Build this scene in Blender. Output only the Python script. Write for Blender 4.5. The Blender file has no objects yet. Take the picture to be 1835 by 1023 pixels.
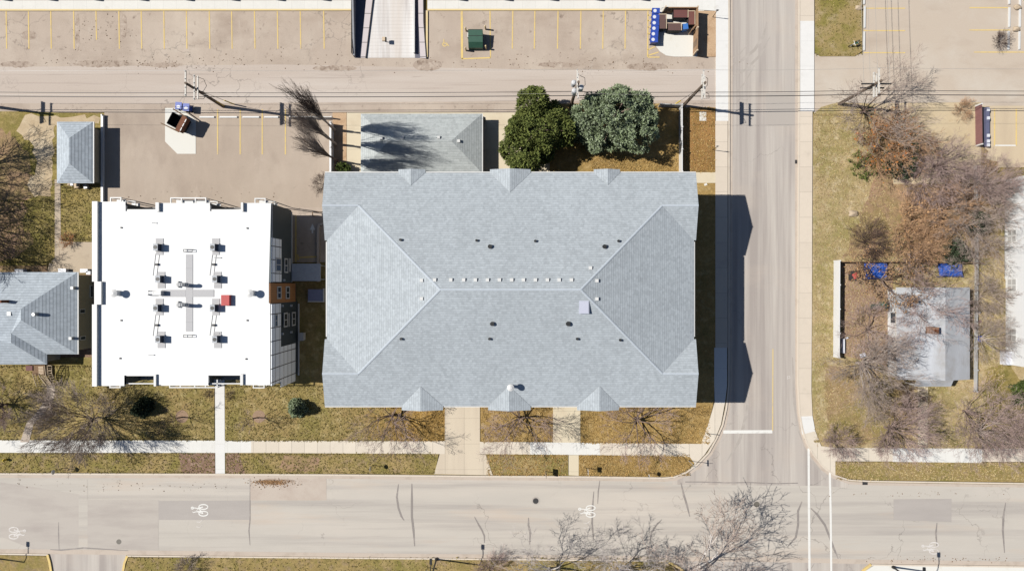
import bpy, math, random
from mathutils import Vector, Matrix
S = bpy.context.scene
COL = S.collection
K = 15.0      # photo pixels per metre on the ground
H = 82.0      # camera height in metres
# ------------------------------------------------------------------ camera
cam = bpy.data.cameras.new('camera')
co = bpy.data.objects.new('camera', cam); COL.objects.link(co); S.camera = co
co.location = (0, 0, H)
cam.sensor_width = 36
cam.lens = 36 * H / (1835 / K)
cam.clip_start = 1; cam.clip_end = 4000
# ------------------------------------------------------------------ light
EL = math.radians(48.4)
SUN = Vector((-math.cos(EL) * .9905, math.cos(EL) * .1374, math.sin(EL)))
w = bpy.data.worlds.new("World"); S.world = w; w.use_nodes = True
wn = w.node_tree; bg = wn.nodes['Background']
sk = wn.nodes.new('ShaderNodeTexSky'); sk.sky_type = 'NISHITA'; sk.sun_disc = False
sk.sun_elevation = EL; sk.sun_rotation = math.atan2(SUN.x, SUN.y)
sk.altitude = 1500; sk.air_density = 1; sk.dust_density = 1.2; sk.ozone_density = 1.5
wn.links.new(sk.outputs[0], bg.inputs[0]); bg.inputs[1].default_value = .06
sl = bpy.data.lights.new('sun', 'SUN'); sl.energy = 5; sl.angle = math.radians(.5); sl.color = (1, .965, .90)
so = bpy.data.objects.new('sun', sl); COL.objects.link(so); so.rotation_euler = SUN.to_track_quat('Z', 'Y').to_euler()
S.view_settings.view_transform = 'Standard'; S.view_settings.look = 'None'
S.view_settings.exposure = .65; S.view_settings.gamma = 1
GAIN = 1.27 * 2 ** .65

# ------------------------------------------------------------------ helpers
def lin(c):
    c /= 255.
    return c / 12.92 if c <= .04045 else ((c + .055) / 1.055) ** 2.4
def T(r, g, b, k=1.0):
    """real base colour of a surface that reads r,g,b in full sun"""
    return tuple(min(.88, lin(v) / GAIN * k) for v in (r, g, b)) + (1,)
def P(px, py, z=0.0):
    f = (H - z) / H / K
    return ((px - 917.5) * f, -(py - 511.5) * f)

class NT:
    def __init__(s, name, rough=.85, spec=.25, metal=0):
        s.m = bpy.data.materials.new(name); s.m.use_nodes = True
        s.t = s.m.node_tree; s.b = s.t.nodes['Principled BSDF']
        s.b.inputs['Roughness'].default_value = rough
        s.b.inputs['Specular IOR Level'].default_value = spec
        s.b.inputs['Metallic'].default_value = metal
        s.pos = s.n('ShaderNodeNewGeometry').outputs['Position']
    def n(s, k, **kw):
        x = s.t.nodes.new(k)
        for a, v in kw.items(): setattr(x, a, v)
        return x
    def put(s, sock, v):
        if hasattr(v, 'is_linked'): s.t.links.new(v, sock)
        else: sock.default_value = v[:3] if sock.type == 'VECTOR' and len(v) == 4 else v
    def math(s, op, a, b=0.0, c=0.0, clamp=False):
        x = s.n('ShaderNodeMath', operation=op, use_clamp=clamp)
        s.put(x.inputs[0], a); s.put(x.inputs[1], b)
        if len(x.inputs) > 2: s.put(x.inputs[2], c)
        return x.outputs[0]
    def scaled(s, st, off=(0, 0, 0)):
        x = s.n('ShaderNodeMapping'); s.put(x.inputs[0], s.pos)
        x.inputs['Scale'].default_value = st; x.inputs['Location'].default_value = off
        return x.outputs[0]
    def noise(s, scale, stretch=(1, 1, 1), detail=4, rough=.6, off=(0, 0, 0)):
        x = s.n('ShaderNodeTexNoise'); s.put(x.inputs['Vector'], s.scaled(stretch, off))
        x.inputs['Scale'].default_value = scale; x.inputs['Detail'].default_value = detail
        x.inputs['Roughness'].default_value = rough
        return x.outputs[0]
    def ramp(s, f, lo, hi):
        x = s.n('ShaderNodeMapRange'); x.clamp = True
        s.put(x.inputs[0], f); x.inputs[1].default_value = lo; x.inputs[2].default_value = hi
        return x.outputs[0]
    def mix(s, f, a, b, mode='MIX'):
        x = s.n('ShaderNodeMix', data_type='RGBA', blend_type=mode)
        s.put(x.inputs[0], f); s.put(x.inputs[6], a); s.put(x.inputs[7], b)
        return x.outputs[2]
    def gain(s, col, f, amt):
        """multiply col by 1 +- amt driven by f (0..1)"""
        v = s.math('MULTIPLY_ADD', f, 2 * amt, 1 - amt)
        x = s.n('ShaderNodeVectorMath', operation='SCALE'); s.put(x.inputs[0], col); s.put(x.inputs['Scale'], v)
        return x.outputs[0]
    def done(s, col, bump=None, bs=.3, bd=.02):
        s.put(s.b.inputs['Base Color'], col)
        if bump is not None:
            x = s.n('ShaderNodeBump'); s.put(x.inputs['Height'], bump)
            x.inputs['Strength'].default_value = bs; x.inputs['Distance'].default_value = bd
            s.t.links.new(x.outputs[0], s.b.inputs['Normal'])
        return s.m

def surf(name, base, mixes=(), gains=(), rough=.85, spec=.25, bump=None, joints=(), slabs=None, metal=0, cracks=None):
    """mixes: (colour, scale, stretch, lo, hi, amount); gains: (scale, stretch, amount)
    joints: (axis, spacing, offset, width, darkness); slabs: (axis, spacing, offset, amount)"""
    t = NT(name, rough, spec, metal); c = base
    for i, (mc, sc, st, lo, hi, am) in enumerate(mixes):
        f = t.ramp(t.noise(sc, st, 5, .62, (7.3 * i, 3.1 * i, 0)), lo, hi)
        c = t.mix(t.math('MULTIPLY', f, am), c, mc)
    for i, (sc, st, am) in enumerate(gains):
        c = t.gain(c, t.ramp(t.noise(sc, st, 4, .65, (1.7 * i + 9, 5.1 * i, 0)), .25, .75), am)
    if joints or slabs:
        sp = t.n('ShaderNodeSeparateXYZ'); t.put(sp.inputs[0], t.pos)
    if slabs:
        ax, d, o, am = slabs
        k = t.math('FLOOR', t.math('DIVIDE', t.math('ADD', sp.outputs[ax], o), d))
        wn_ = t.n('ShaderNodeTexWhiteNoise', noise_dimensions='1D'); t.put(wn_.inputs['W'], k)
        c = t.gain(c, wn_.outputs[0], am)
    for ax, d, o, wd, dk in joints:
        q = t.math('FRACT', t.math('DIVIDE', t.math('ADD', sp.outputs[ax], o), d))
        f = t.math('LESS_THAN', q, wd / d)
        c = t.mix(t.math('MULTIPLY', f, dk), c, (.05, .045, .04, 1))
    if cracks:
        sc, am = cracks
        ds = t.n('ShaderNodeTexNoise'); t.put(ds.inputs['Vector'], t.pos); ds.inputs['Scale'].default_value = .5; ds.inputs['Detail'].default_value = 6
        va = t.n('ShaderNodeVectorMath', operation='MULTIPLY_ADD'); t.put(va.inputs[0], ds.outputs[1]); va.inputs[1].default_value = (4, 4, 4); t.put(va.inputs[2], t.pos)
        vo = t.n('ShaderNodeTexVoronoi', feature='DISTANCE_TO_EDGE'); t.put(vo.inputs['Vector'], va.outputs[0]); vo.inputs['Scale'].default_value = sc
        f = t.math('MULTIPLY', t.math('LESS_THAN', vo.outputs['Distance'], .045 * sc), t.ramp(t.noise(.07, (1, 1, 1), 3, .6, (3, 3, 3)), .48, .6))
        c = t.mix(t.math('MULTIPLY', f, am), c, (.10, .088, .078, 1))
    bf = None
    if bump: bf = t.noise(bump[0], (1, 1, 1), 6, .7)
    return t.done(c, bf, bump[1] if bump else 0, .03)

def flat(name, c, rough=.6, spec=.4, var=.12, metal=0):
    return surf(name, c, (), ((3.0, (1, 1, 1), var),), rough, spec, metal=metal)

def shingle(name, base, axis, row=.24, dark=.8, light=None):
    """asphalt shingles: rows along one axis, staggered tabs of varied tone"""
    t = NT(name, .92, .15)
    sp = t.n('ShaderNodeSeparateXYZ'); t.put(sp.inputs[0], t.pos)
    u, v = (sp.outputs[0], sp.outputs[1]) if axis == 0 else (sp.outputs[1], sp.outputs[0])
    r = t.math('DIVIDE', v, row); ri = t.math('FLOOR', r)
    uu = t.math('FLOOR', t.math('ADD', t.math('DIVIDE', u, .30), t.math('MULTIPLY', ri, .37)))
    cmb = t.n('ShaderNodeCombineXYZ'); t.put(cmb.inputs[0], uu); t.put(cmb.inputs[1], ri)
    wn_ = t.n('ShaderNodeTexWhiteNoise', noise_dimensions='2D'); t.put(wn_.inputs['Vector'], cmb.outputs[0])
    c = t.gain(base, wn_.outputs[0], .085)
    c = t.gain(c, t.ramp(t.noise(5, (1, 1, 1), 3, .7), .3, .7), .09)
    c = t.gain(c, t.ramp(t.noise(1.3, (1, 1, 1), 5, .7), .3, .7), .03)
    c = t.gain(c, t.ramp(t.noise(.12, (1, 1, 1), 3, .6), .3, .7), .04)
    c = t.gain(c, t.ramp(t.noise(.55, (2.2, .25, 1) if axis == 0 else (.25, 2.2, 1), 5, .7), .3, .7), .035)
    fr = t.math('FRACT', r); ln = t.math('LESS_THAN', fr, .22)
    c = t.mix(t.math('MULTIPLY', ln, 1 - dark), c, (.06, .065, .07, 1))
    return t.done(c, fr, .35, .02)

class MB:
    def __init__(s): s.v = []; s.f = []; s.mi = []; s.k = 0
    def add(s, vs, fs):
        o = len(s.v); s.v += vs
        for f in fs: s.f.append(tuple(i + o for i in f)); s.mi.append(s.k)
    def box(s, cx, cy, z0, z1, sx, sy, a=0.0, top=1.0):
        ca, sa = math.cos(a), math.sin(a); vs = []
        for z, k in ((z0, 1), (z1, top)):
            for ux, uy in ((-1, -1), (1, -1), (1, 1), (-1, 1)):
                x, y = ux * sx / 2 * k, uy * sy / 2 * k
                vs.append((cx + x * ca - y * sa, cy + x * sa + y * ca, z))
        s.add(vs, [(3, 2, 1, 0), (4, 5, 6, 7), (0, 1, 5, 4), (1, 2, 6, 5), (2, 3, 7, 6), (3, 0, 4, 7)])
        return s
    def bx(s, x0, x1, y0, y1, z0, z1):
        return s.box((x0 + x1) / 2, (y0 + y1) / 2, min(z0, z1), max(z0, z1), abs(x1 - x0), abs(y1 - y0))
    def prism(s, pts, z0, z1):
        a = sum(pts[i][0] * pts[(i + 1) % len(pts)][1] - pts[(i + 1) % len(pts)][0] * pts[i][1] for i in range(len(pts)))
        if a < 0: pts = pts[::-1]
        n = len(pts)
        s.add([(x, y, z0) for x, y in pts] + [(x, y, z1) for x, y in pts],
              [tuple(range(n - 1, -1, -1)), tuple(range(n, 2 * n))] + [(i, (i + 1) % n, (i + 1) % n + n, i + n) for i in range(n)])
        return s
    def sheet(s, pts, z):
        a = sum(pts[i][0] * pts[(i + 1) % len(pts)][1] - pts[(i + 1) % len(pts)][0] * pts[i][1] for i in range(len(pts)))
        if a < 0: pts = pts[::-1]
        s.add([(x, y, z) for x, y in pts], [tuple(range(len(pts)))]); return s
    def face(s, pts): s.add([tuple(p) for p in pts], [tuple(range(len(pts)))]); return s
    def tube(s, p0, p1, r0, r1=None, n=8, cap=True):
        r1 = r0 if r1 is None else r1
        p0, p1 = Vector(p0), Vector(p1); d = (p1 - p0)
        if d.length < 1e-6: return s
        d.normalize(); a = d.orthogonal().normalized(); b = d.cross(a)
        vs = []
        for p, r in ((p0, r0), (p1, r1)):
            for i in range(n):
                t = 2 * math.pi * i / n
                vs.append(tuple(p + a * (r * math.cos(t)) + b * (r * math.sin(t))))
        fs = [(i, (i + 1) % n, (i + 1) % n + n, i + n) for i in range(n)]
        if cap: fs += [tuple(range(n - 1, -1, -1)), tuple(range(n, 2 * n))]
        s.add(vs, fs); return s
    def path(s, pts, r, n=5):
        for a, b in zip(pts[:-1], pts[1:]): s.tube(a, b, r, r, n)
        return s
    def strip(s, pts, wd, z, closed=False):
        """flat ribbon of width wd following pts (world xy)"""
        n = len(pts); vs = []
        for i in range(n):
            a = pts[i - 1] if (i > 0 or closed) else pts[i]; b = pts[(i + 1) % n] if (i < n - 1 or closed) else pts[i]
            d = Vector((b[0] - a[0], b[1] - a[1])); d = d.normalized() if d.length else Vector((1, 0))
            ww = wd[i] if isinstance(wd, (list, tuple)) else wd
            nx, ny = -d.y * ww / 2, d.x * ww / 2
            vs += [(pts[i][0] + nx, pts[i][1] + ny, z), (pts[i][0] - nx, pts[i][1] - ny, z)]
        fs = [(2 * i, 2 * i + 1, (2 * i + 3) % (2 * n), (2 * i + 2) % (2 * n)) for i in range(n if closed else n - 1)]
        s.add(vs, fs); return s
    def kerb(s, pts, wd, z0, z1):
        """raised ribbon"""
        n = len(pts); L = []; R = []
        for i in range(n):
            a = pts[max(0, i - 1)]; b = pts[min(n - 1, i + 1)]
            d = Vector((b[0] - a[0], b[1] - a[1])).normalized()
            nx, ny = -d.y * wd / 2, d.x * wd / 2
            L.append((pts[i][0] + nx, pts[i][1] + ny)); R.append((pts[i][0] - nx, pts[i][1] - ny))
        return s.prism(L + R[::-1], z0, z1)
    def build(s, name, mats, parent=None, smooth=False, loc=None):
        if not isinstance(mats, (list, tuple)): mats = [mats]
        me = bpy.data.meshes.new(name)
        vs = s.v
        if loc is not None: vs = [(x - loc[0], y - loc[1], z - loc[2]) for x, y, z in s.v]
        me.from_pydata(vs, [], s.f)
        for m in mats: me.materials.append(m)
        if len(mats) > 1: me.polygons.foreach_set('material_index', s.mi)
        if smooth: me.polygons.foreach_set('use_smooth', [True] * len(me.polygons))
        me.update()
        o = bpy.data.objects.new(name, me); COL.objects.link(o)
        if loc is not None and not parent: o.location = loc
        if parent: o.parent = parent
        return o

def tag(o, label=None, cat=None, group=None, kind=None):
    if label: o['label'] = label
    if cat: o['category'] = cat
    if group: o['group'] = group
    if kind: o['kind'] = kind
    return o
def thing(name, label, cat, loc=(0, 0, 0), rz=0, group=None):
    o = bpy.data.objects.new(name, None); COL.objects.link(o)
    o.location = loc; o.rotation_euler = (0, 0, rz); o.empty_display_size = .3
    return tag(o, label, cat, group)
def struct(name, mb, m): return tag(mb.build(name, m), kind='structure')
def dup(root, loc, rz=0.0, label=None, sc=None):
    r = root.copy(); COL.objects.link(r); r.location = loc; r.rotation_euler = (0, 0, rz)
    if sc: r.scale = sc
    if label: r['label'] = label
    for ch in list(root.children):
        c = ch.copy(); COL.objects.link(c); c.parent = r
        for g in list(ch.children):
            d = g.copy(); COL.objects.link(d); d.parent = c
    return r
def PP(l, z=0): return [P(a, b, z) for a, b in l]
def rough(pts, amp=5, step=9, seed=1):
    rn = random.Random(seed + len(pts)); out = []
    for i, p in enumerate(pts):
        q_ = pts[(i + 1) % len(pts)]; L_ = math.hypot(q_[0] - p[0], q_[1] - p[1]); n = max(1, int(L_ / step))
        for k in range(n):
            f = k / n; j = amp if 0 < k else amp * .4
            out.append((p[0] + (q_[0] - p[0]) * f + rn.uniform(-j, j), p[1] + (q_[1] - p[1]) * f + rn.uniform(-j, j)))
    return out
def rect(x0, y0, x1, y1): return [(x0, y0), (x1, y0), (x1, y1), (x0, y1)]

# ------------------------------------------------------------------ materials
U = (1, 1, 1)
M = {}
M['lot'] = surf('lot asphalt', T(201, 184, 168), ((T(222, 207, 190), .11, U, .45, .7, .7), (T(180, 162, 146), .16, (1, 1.6, 1), .5, .72, .8),
     (T(128, 110, 98), 1.0, U, .60, .74, .75), (T(225, 214, 200), .35, (3, .5, 1), .6, .8, .5)), ((9, U, .07), (28, U, .08), (.9, (1, .35, 1), .05)), bump=(30, .25), cracks=(.22, .4))
M['lot_rear'] = surf('rear lot asphalt', T(194, 177, 160), ((T(208, 192, 175), .11, U, .45, .7, .7), (T(174, 157, 142), .16, (1.6, 1, 1), .5, .72, .8),
     (T(130, 114, 102), 1.1, U, .68, .8, .6), (T(222, 206, 190), .5, (1.5, .5, 1), .62, .78, .5)), ((9, U, .06), (28, U, .07), (.9, (1, .35, 1), .05)), bump=(30, .25))
M['alley'] = surf('alley asphalt', T(209, 194, 181), ((T(222, 210, 199), .2, (.12, 1.5, 1), .45, .65, .8), (T(178, 163, 152), .9, (.05, 2.2, 1), .56, .72, .8),
     (T(150, 135, 124), .6, (.3, 3, 1), .66, .8, .6)), ((12, (.4, 1, 1), .05), (30, U, .06)), bump=(30, .2), cracks=(.16, .45))
M['street'] = surf('street asphalt', T(211, 203, 192), ((T(224, 213, 200), .12, (.25, 1.2, 1), .45, .7, .8), (T(188, 180, 172), .45, (.05, 1.5, 1), .46, .64, .8), (T(216, 198, 180), .3, (.2, 1.5, 1), .56, .7, .6),
     (T(170, 160, 152), 1.0, (.1, 2, 1), .64, .8, .6)), ((12, U, .045), (32, U, .06), (.6, (.2, 1, 1), .035)), bump=(34, .2), cracks=(.13, .45))
M['avenue'] = surf('avenue asphalt', T(203, 194, 185), ((T(222, 213, 202), .5, (1.1, .06, 1), .48, .66, .8), (T(178, 168, 161), .5, (1.4, .04, 1), .46, .62, .9),
     (T(215, 200, 185), .1, U, .5, .7, .5)), ((12, U, .04), (32, U, .06)), bump=(34, .2), cracks=(.12, .4))
M['patch_dark'] = surf('asphalt patch', T(192, 184, 177), (), ((.6, (.3, 1.5, 1), .06), (14, U, .06)), bump=(34, .2))
M['patch_mid'] = surf('asphalt patch mid', T(204, 195, 185), ((T(186, 176, 168), .4, (.3, 1.5, 1), .45, .7, .8),), ((14, U, .06),), bump=(34, .2))
M['dirt'] = surf('bare dirt', T(214, 192, 158), ((T(190, 165, 130), .25, U, .45, .65, .8), (T(150, 130, 90), .5, U, .55, .7, .6), (T(228, 212, 184), .2, U, .55, .7, .7)), ((5, U, .08), (24, U, .12)), bump=(18, .5))
def grass(name, base, a, b, c, straw=.9):
    return surf(name, base, ((a, .22, U, .42, .6, .85), (b, .35, U, .5, .68, .8), (c, 1.1, U, .52, .66, .7), (a, 1.7, U, .56, .68, .5)), ((1.6, U, .10), (3.6, U, .22), (8, U, .26), (24, U, .22)), .95, .08, bump=(14, 1.0))
M['grass_gold'] = grass('dormant gold grass', T(172, 142, 90), T(184, 154, 98), T(148, 128, 78), T(200, 174, 124))
M['grass_front'] = grass('half green grass', T(168, 146, 98), T(142, 132, 76), T(186, 164, 112), T(198, 180, 132))
M['grass_green'] = grass('greening grass', T(162, 144, 92), T(136, 128, 68), T(172, 150, 90), T(188, 168, 116))
M['grass_strip'] = grass('verge grass', T(170, 148, 98), T(140, 132, 72), T(188, 164, 118), T(164, 142, 116))
M['grass_straw'] = grass('straw grass with leaves', T(192, 170, 128), T(164, 152, 98), T(204, 180, 140), T(216, 198, 162))
M['grass_litter'] = grass('leaf covered ground', T(178, 148, 116), T(160, 142, 96), T(186, 150, 130), T(150, 124, 104))
M['mulch'] = surf('wood mulch', T(150, 122, 104), ((T(186, 160, 140), 2, U, .5, .65, .7),), ((8, U, .3), (22, U, .3)), .95, .1, bump=(14, 1))
M['mulch_red'] = surf('pinkish mulch', T(176, 148, 124), (), ((8, U, .2), (22, U, .25)), .95, .1, bump=(14, 1))
M['gravel'] = surf('tan gravel', T(216, 184, 150), ((T(186, 150, 116), 1, U, .5, .65, .6),), ((10, U, .2), (26, U, .25)), .95, .1, bump=(18, 1))
def grass_blend():
    t = NT('lawn turning from green to gold', .95, .08)
    def mixn(base, a_, b_, c_):
        col = t.mix(t.math('MULTIPLY', t.ramp(t.noise(.22, U, 5), .42, .6), .85), base, a_)
        col = t.mix(t.math('MULTIPLY', t.ramp(t.noise(.35, U, 5, .62, (7, 3, 0)), .5, .68), .8), col, b_)
        return t.mix(t.math('MULTIPLY', t.ramp(t.noise(1.1, U, 5, .62, (3, 9, 0)), .52, .66), .7), col, c_)
    g1 = mixn(T(168, 146, 98), T(142, 132, 76), T(186, 164, 112), T(198, 180, 132)); g2 = mixn(T(172, 138, 80), T(186, 150, 86), T(146, 122, 70), T(198, 168, 114))
    sp = t.n('ShaderNodeSeparateXYZ'); t.put(sp.inputs[0], t.pos)
    f = t.ramp(t.math('ADD', sp.outputs[0], t.math('MULTIPLY_ADD', t.noise(.25, U, 4), 9, -4.5)), -19.5, -12.5)
    col = t.mix(f, g1, g2)
    for sc, am in ((1.6, .1), (3.6, .22), (8, .26), (24, .22)): col = t.gain(col, t.ramp(t.noise(sc, U, 4, .65, (sc, 2, 0)), .25, .75), am)
    return t.done(col, t.noise(14, U, 6, .7), 1.0)
M['grass_blend'] = grass_blend()
def conc(name, c, ax, sp, off, am=.035, dk=.45, w_=.05):
    return surf(name, c, ((T(200, 188, 172), .5, U, .6, .8, .5),), ((1.5, U, .03), (18, U, .035)), .9, .2, bump=(30, .12), joints=((ax, sp, off, w_, dk),) if dk else (), slabs=(ax, sp, off, am))
M['walk_x'] = conc('pale pavement concrete', T(238, 226, 208), 0, 1.53, .3)
M['walk_xw'] = conc('new white concrete', T(246, 244, 238), 0, 1.53, .3, .015, .12)
M['walk_y'] = conc('pavement concrete', T(234, 220, 202), 1, 3.0, .9, .03, .3)
M['walk_yw'] = conc('new white pavement', T(246, 244, 240), 1, 3.0, .9, .015, .15)
M['walk_blue'] = M['walk_yw']
M['drive'] = surf('drive concrete', T(232, 217, 194), ((T(212, 196, 176), .4, (1.4, .12, 1), .45, .7, .7),), ((16, U, .03),), .9, .2, bump=(30, .12), joints=((0, 2.27, 8.0 + 2.27 * 0, .05, .35), (1, 3.05, .6, .05, .25)))
M['pad'] = surf('cream concrete', T(236, 222, 194), ((T(222, 204, 176), .35, U, .5, .7, .7),), ((16, U, .03),), .9, .2, bump=(30, .12), joints=((1, 2.4, .6, .05, .25),))
M['padw'] = surf('white concrete', T(246, 243, 234), ((T(226, 216, 196), .5, U, .58, .75, .6),), ((16, U, .02),), .9, .2)
M['kerb'] = surf('kerb concrete', T(236, 222, 204), ((T(200, 184, 168), .8, U, .55, .75, .5),), ((14, U, .05),), .9, .2, joints=((0, 3, .2, .04, .3),))
M['gutter'] = surf('gutter concrete', T(214, 199, 184), ((T(184, 168, 152), .8, U, .5, .7, .5),), ((14, U, .06),), .9, .2)
M['yellow'] = surf('worn yellow paint', T(244, 214, 140), ((T(212, 190, 158), 1.6, U, .5, .68, .65),), ((14, U, .06),), .8, .2)
M['yellowk'] = surf('yellow kerb paint', T(246, 222, 168), ((T(240, 226, 196), .7, U, .5, .7, .7),), ((14, U, .04),), .8, .2)
M['white'] = surf('worn white paint', T(250, 248, 242), ((T(214, 208, 200), 2.2, U, .56, .72, .6),), ((14, U, .03),), .8, .2)
M['whitef'] = surf('faded white paint', T(238, 232, 226), ((T(212, 203, 194), 2.2, U, .48, .62, .7),), ((14, U, .03),), .8, .2)
M['tar'] = surf('crack sealant', T(158, 150, 144), ((T(190, 180, 172), 1.2, U, .5, .7, .8),), ((12, U, .08),), .7, .3)
M['iron'] = flat('cast iron', T(120, 114, 104), .6, .4)
M['irond'] = flat('dark iron', T(62, 60, 60), .6, .4)
RB = T(191, 198, 203)
M['roof_x'] = shingle('grey shingle rows east west', RB, 0)
M['roof_y'] = shingle('grey shingle rows north south', RB, 1)
RG = T(198, 203, 202)
M['groof_x'] = shingle('garage shingle east west', RG, 0, .26)
M['groof_y'] = shingle('garage shingle north south', RG, 1, .26)
RH = T(198, 207, 215)
M['hroof_x'] = shingle('house shingle east west', RH, 0, .3, .7)
M['hroof_y'] = shingle('house shingle north south', RH, 1, .3, .62)
M['oldroof'] = surf('weathered roofing', T(196, 198, 202), ((T(176, 172, 168), .5, U, .5, .7, .7), (T(216, 220, 228), .3, (1.5, .3, 1), .5, .7, .7)), ((6, (2, .4, 1), .05), (20, U, .06)), .8, .3)
M['fascia'] = flat('cream fascia', T(232, 222, 204))
M['whitetrim'] = flat('white trim', T(244, 243, 240, .95), .5, .4, .03)
M['membrane'] = surf('white roof membrane', (.51, .51, .505, 1), (((.46, .46, .455, 1), .3, U, .5, .72, .6), ((.40, .395, .37, 1), 1.0, (1, .4, 1), .60, .76, .6), ((.38, .38, .37, 1), .5, (.15, 2.5, 1), .62, .72, .5)), ((9, U, .012),), .6, .3, joints=((0, 3.05, .4, .04, .06),))
M['walkpad'] = surf('grey walkway pad', T(206, 205, 206), (), ((10, U, .05),), .8, .2, joints=((1, 1.9, .1, .05, .2),))
M['siding_green'] = surf('dark green siding', T(88, 98, 102), (), ((6, (.2, .2, 1), .05),), .6, .3, joints=((2, .28, 0, .03, .35),))
M['panel'] = surf('pale panel cladding', (.84, .86, .88, 1), (), ((3, U, .03),), .5, .4, joints=((1, 1.45, .2, .1, .98), (2, 1.35, .15, .1, .98)))
M['wood_brown'] = surf('brown wood cladding', T(222, 158, 104), (), ((4, (1, 1, .2), .12),), .6, .3, joints=((1, .25, 0, .03, .5),))
M['glass'] = surf('window glass', (.03, .04, .05, 1), (), ((1, U, .1),), .08, .6)
M['glassb'] = surf('blue window glass', (.10, .14, .2, 1), (), ((1, U, .1),), .08, .6)
M['olive'] = surf('olive siding', T(196, 186, 162), (), ((3, U, .04),), .7, .2, joints=((2, .2, 0, .025, .4),))
M['greysiding'] = surf('grey siding', T(186, 184, 180), (), ((3, U, .04),), .7, .2, joints=((2, .2, 0, .025, .4),))
M['whitesiding'] = surf('white siding', T(250, 250, 250), (), ((3, U, .02),), .6, .3, joints=((2, .3, 0, .02, .12),))
M['vinyl'] = surf('white vinyl', T(250, 249, 248), (), ((3, U, .02),), .45, .4)
M['maroon'] = surf('maroon boards', T(150, 106, 104), (), ((5, (1, 1, .3), .12),), .7, .3, joints=((1, .2, 0, .02, .5),))
M['timber'] = surf('pale timber', T(226, 204, 176), (), ((6, U, .12),), .8, .2)
M['timberd'] = surf('weathered timber', T(140, 112, 86), (), ((6, U, .15),), .8, .2)
M['fencewood'] = surf('brown fence boards', T(186, 150, 116), ((T(140, 108, 84), 2, U, .5, .7, .6),), ((6, (1, 1, .2), .12),), .8, .2, joints=((0, .15, 0, .02, .5), (1, .15, 0, .02, .5)))
M['pole'] = surf('utility pole wood', T(128, 112, 98), (), ((5, (1, 1, .2), .2),), .85, .2)
M['arm'] = flat('pale crossarm', T(232, 226, 216))
M['wire'] = flat('black cable', T(72, 68, 66))
M['wirel'] = flat('bright conductor', T(190, 184, 176), .4, .5)
M['galv'] = flat('galvanised steel', T(206, 206, 206), .4, .5)
M['steel'] = flat('pale grey metal', T(222, 222, 222), .4, .5)
M['blackm'] = flat('black metal', T(44, 44, 44), .5, .4)
M['shadeunit'] = flat('shade painted unit casing', T(34, 42, 60), .5, .4)
M['blue'] = flat('blue plastic', T(50, 84, 184), .45, .5)
M['bluel'] = flat('light blue plastic', T(70, 130, 210), .45, .5)
M['tarp'] = surf('blue tarpaulin', T(42, 92, 190), ((T(150, 180, 220), 1.2, (1, 3, 1), .55, .7, .8),), ((4, U, .15),), .5, .4)
M['skid'] = surf('tyre darkened asphalt', T(190, 181, 172), ((T(204, 195, 186), .8, U, .45, .65, .9),), ((14, U, .06),), .85, .2)
M['whitep'] = flat('white plastic', T(240, 242, 250), .5, .4, .02)
M['greenb'] = flat('green painted steel', T(54, 96, 78), .5, .4)
M['rust'] = surf('rusty brown steel', T(132, 82, 56), ((T(96, 58, 40), 1.5, U, .5, .7, .7),), ((5, U, .15),), .8, .3)
M['boxdark'] = flat('dark dumpster steel', (.012, .012, .013, 1), .7, .2)
M['brownlid'] = surf('brown ribbed lid', T(112, 84, 78), (), ((5, U, .08),), .7, .3, joints=((1, .22, 0, .05, .35),))
M['maroonlid'] = surf('maroon ribbed lid', T(124, 76, 72), (), ((5, U, .08),), .7, .3, joints=((1, .22, 0, .05, .35),))
M['maroonlidx'] = surf('maroon lid ribs', T(128, 80, 72), (), ((5, U, .08),), .7, .3, joints=((0, .2, 0, .05, .35),))
M['red'] = flat('red hatch paint', T(206, 86, 84), .6, .3)
M['yel'] = flat('safety yellow', T(240, 208, 70), .5, .4)
M['bollard'] = flat('pale yellow bollard', T(238, 214, 170), .6, .3)
M['stone'] = surf('boulder stone', T(206, 186, 160), ((T(160, 140, 118), 1.5, U, .5, .7, .7),), ((6, U, .12),), .9, .2)
M['bark'] = surf('grey brown bark', T(150, 130, 118), (), ((4, (1, 1, .3), .25),), .95, .1)
M['barkp'] = surf('pale bark', T(206, 192, 180), (), ((4, (1, 1, .3), .15),), .95, .1)
M['barkw'] = surf('white bark', T(240, 232, 226), ((T(120, 104, 96), 2, U, .6, .7, .8),), ((4, U, .08),), .9, .1)
M['twig_p'] = surf('purple brown twigs', T(190, 166, 158), (), ((1.2, U, .15),), .95, .1)
M['twig_g'] = surf('grey brown twigs', T(190, 172, 160), (), ((1.2, U, .15),), .95, .1)
M['twig_o'] = surf('rusty twigs', T(214, 174, 138), (), ((1.2, U, .18),), .95, .1)
M['twig_d'] = surf('dark twigs', T(112, 94, 86), (), ((1.2, U, .15),), .95, .1)
M['twig_w'] = surf('white twigs', T(214, 204, 198), (), ((1.2, U, .12),), .95, .1)
def leaf(name, a, b, c):
    t = NT(name, .8, .15)
    f = t.n('ShaderNodeNewGeometry').outputs['Random Per Island']
    col = t.mix(t.ramp(f, 0, .5), a, b); col = t.mix(t.ramp(f, .6, 1), col, c)
    col = t.gain(col, t.ramp(t.noise(.9, U, 3), .3, .7), .2)
    return t.done(col)
M['leaf_juniper'] = leaf('olive juniper sprays', T(104, 118, 60), T(134, 142, 76), T(84, 98, 50))
M['leaf_spruce'] = leaf('blue spruce needles', T(160, 174, 140), T(138, 154, 112), T(190, 202, 174))
M['leaf_brown'] = leaf('dry brown leaves', T(190, 144, 100), T(210, 170, 126), T(150, 112, 80))
M['leaf_fallen'] = leaf('fallen leaves', T(214, 188, 150), T(176, 140, 100), T(232, 212, 180))
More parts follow.
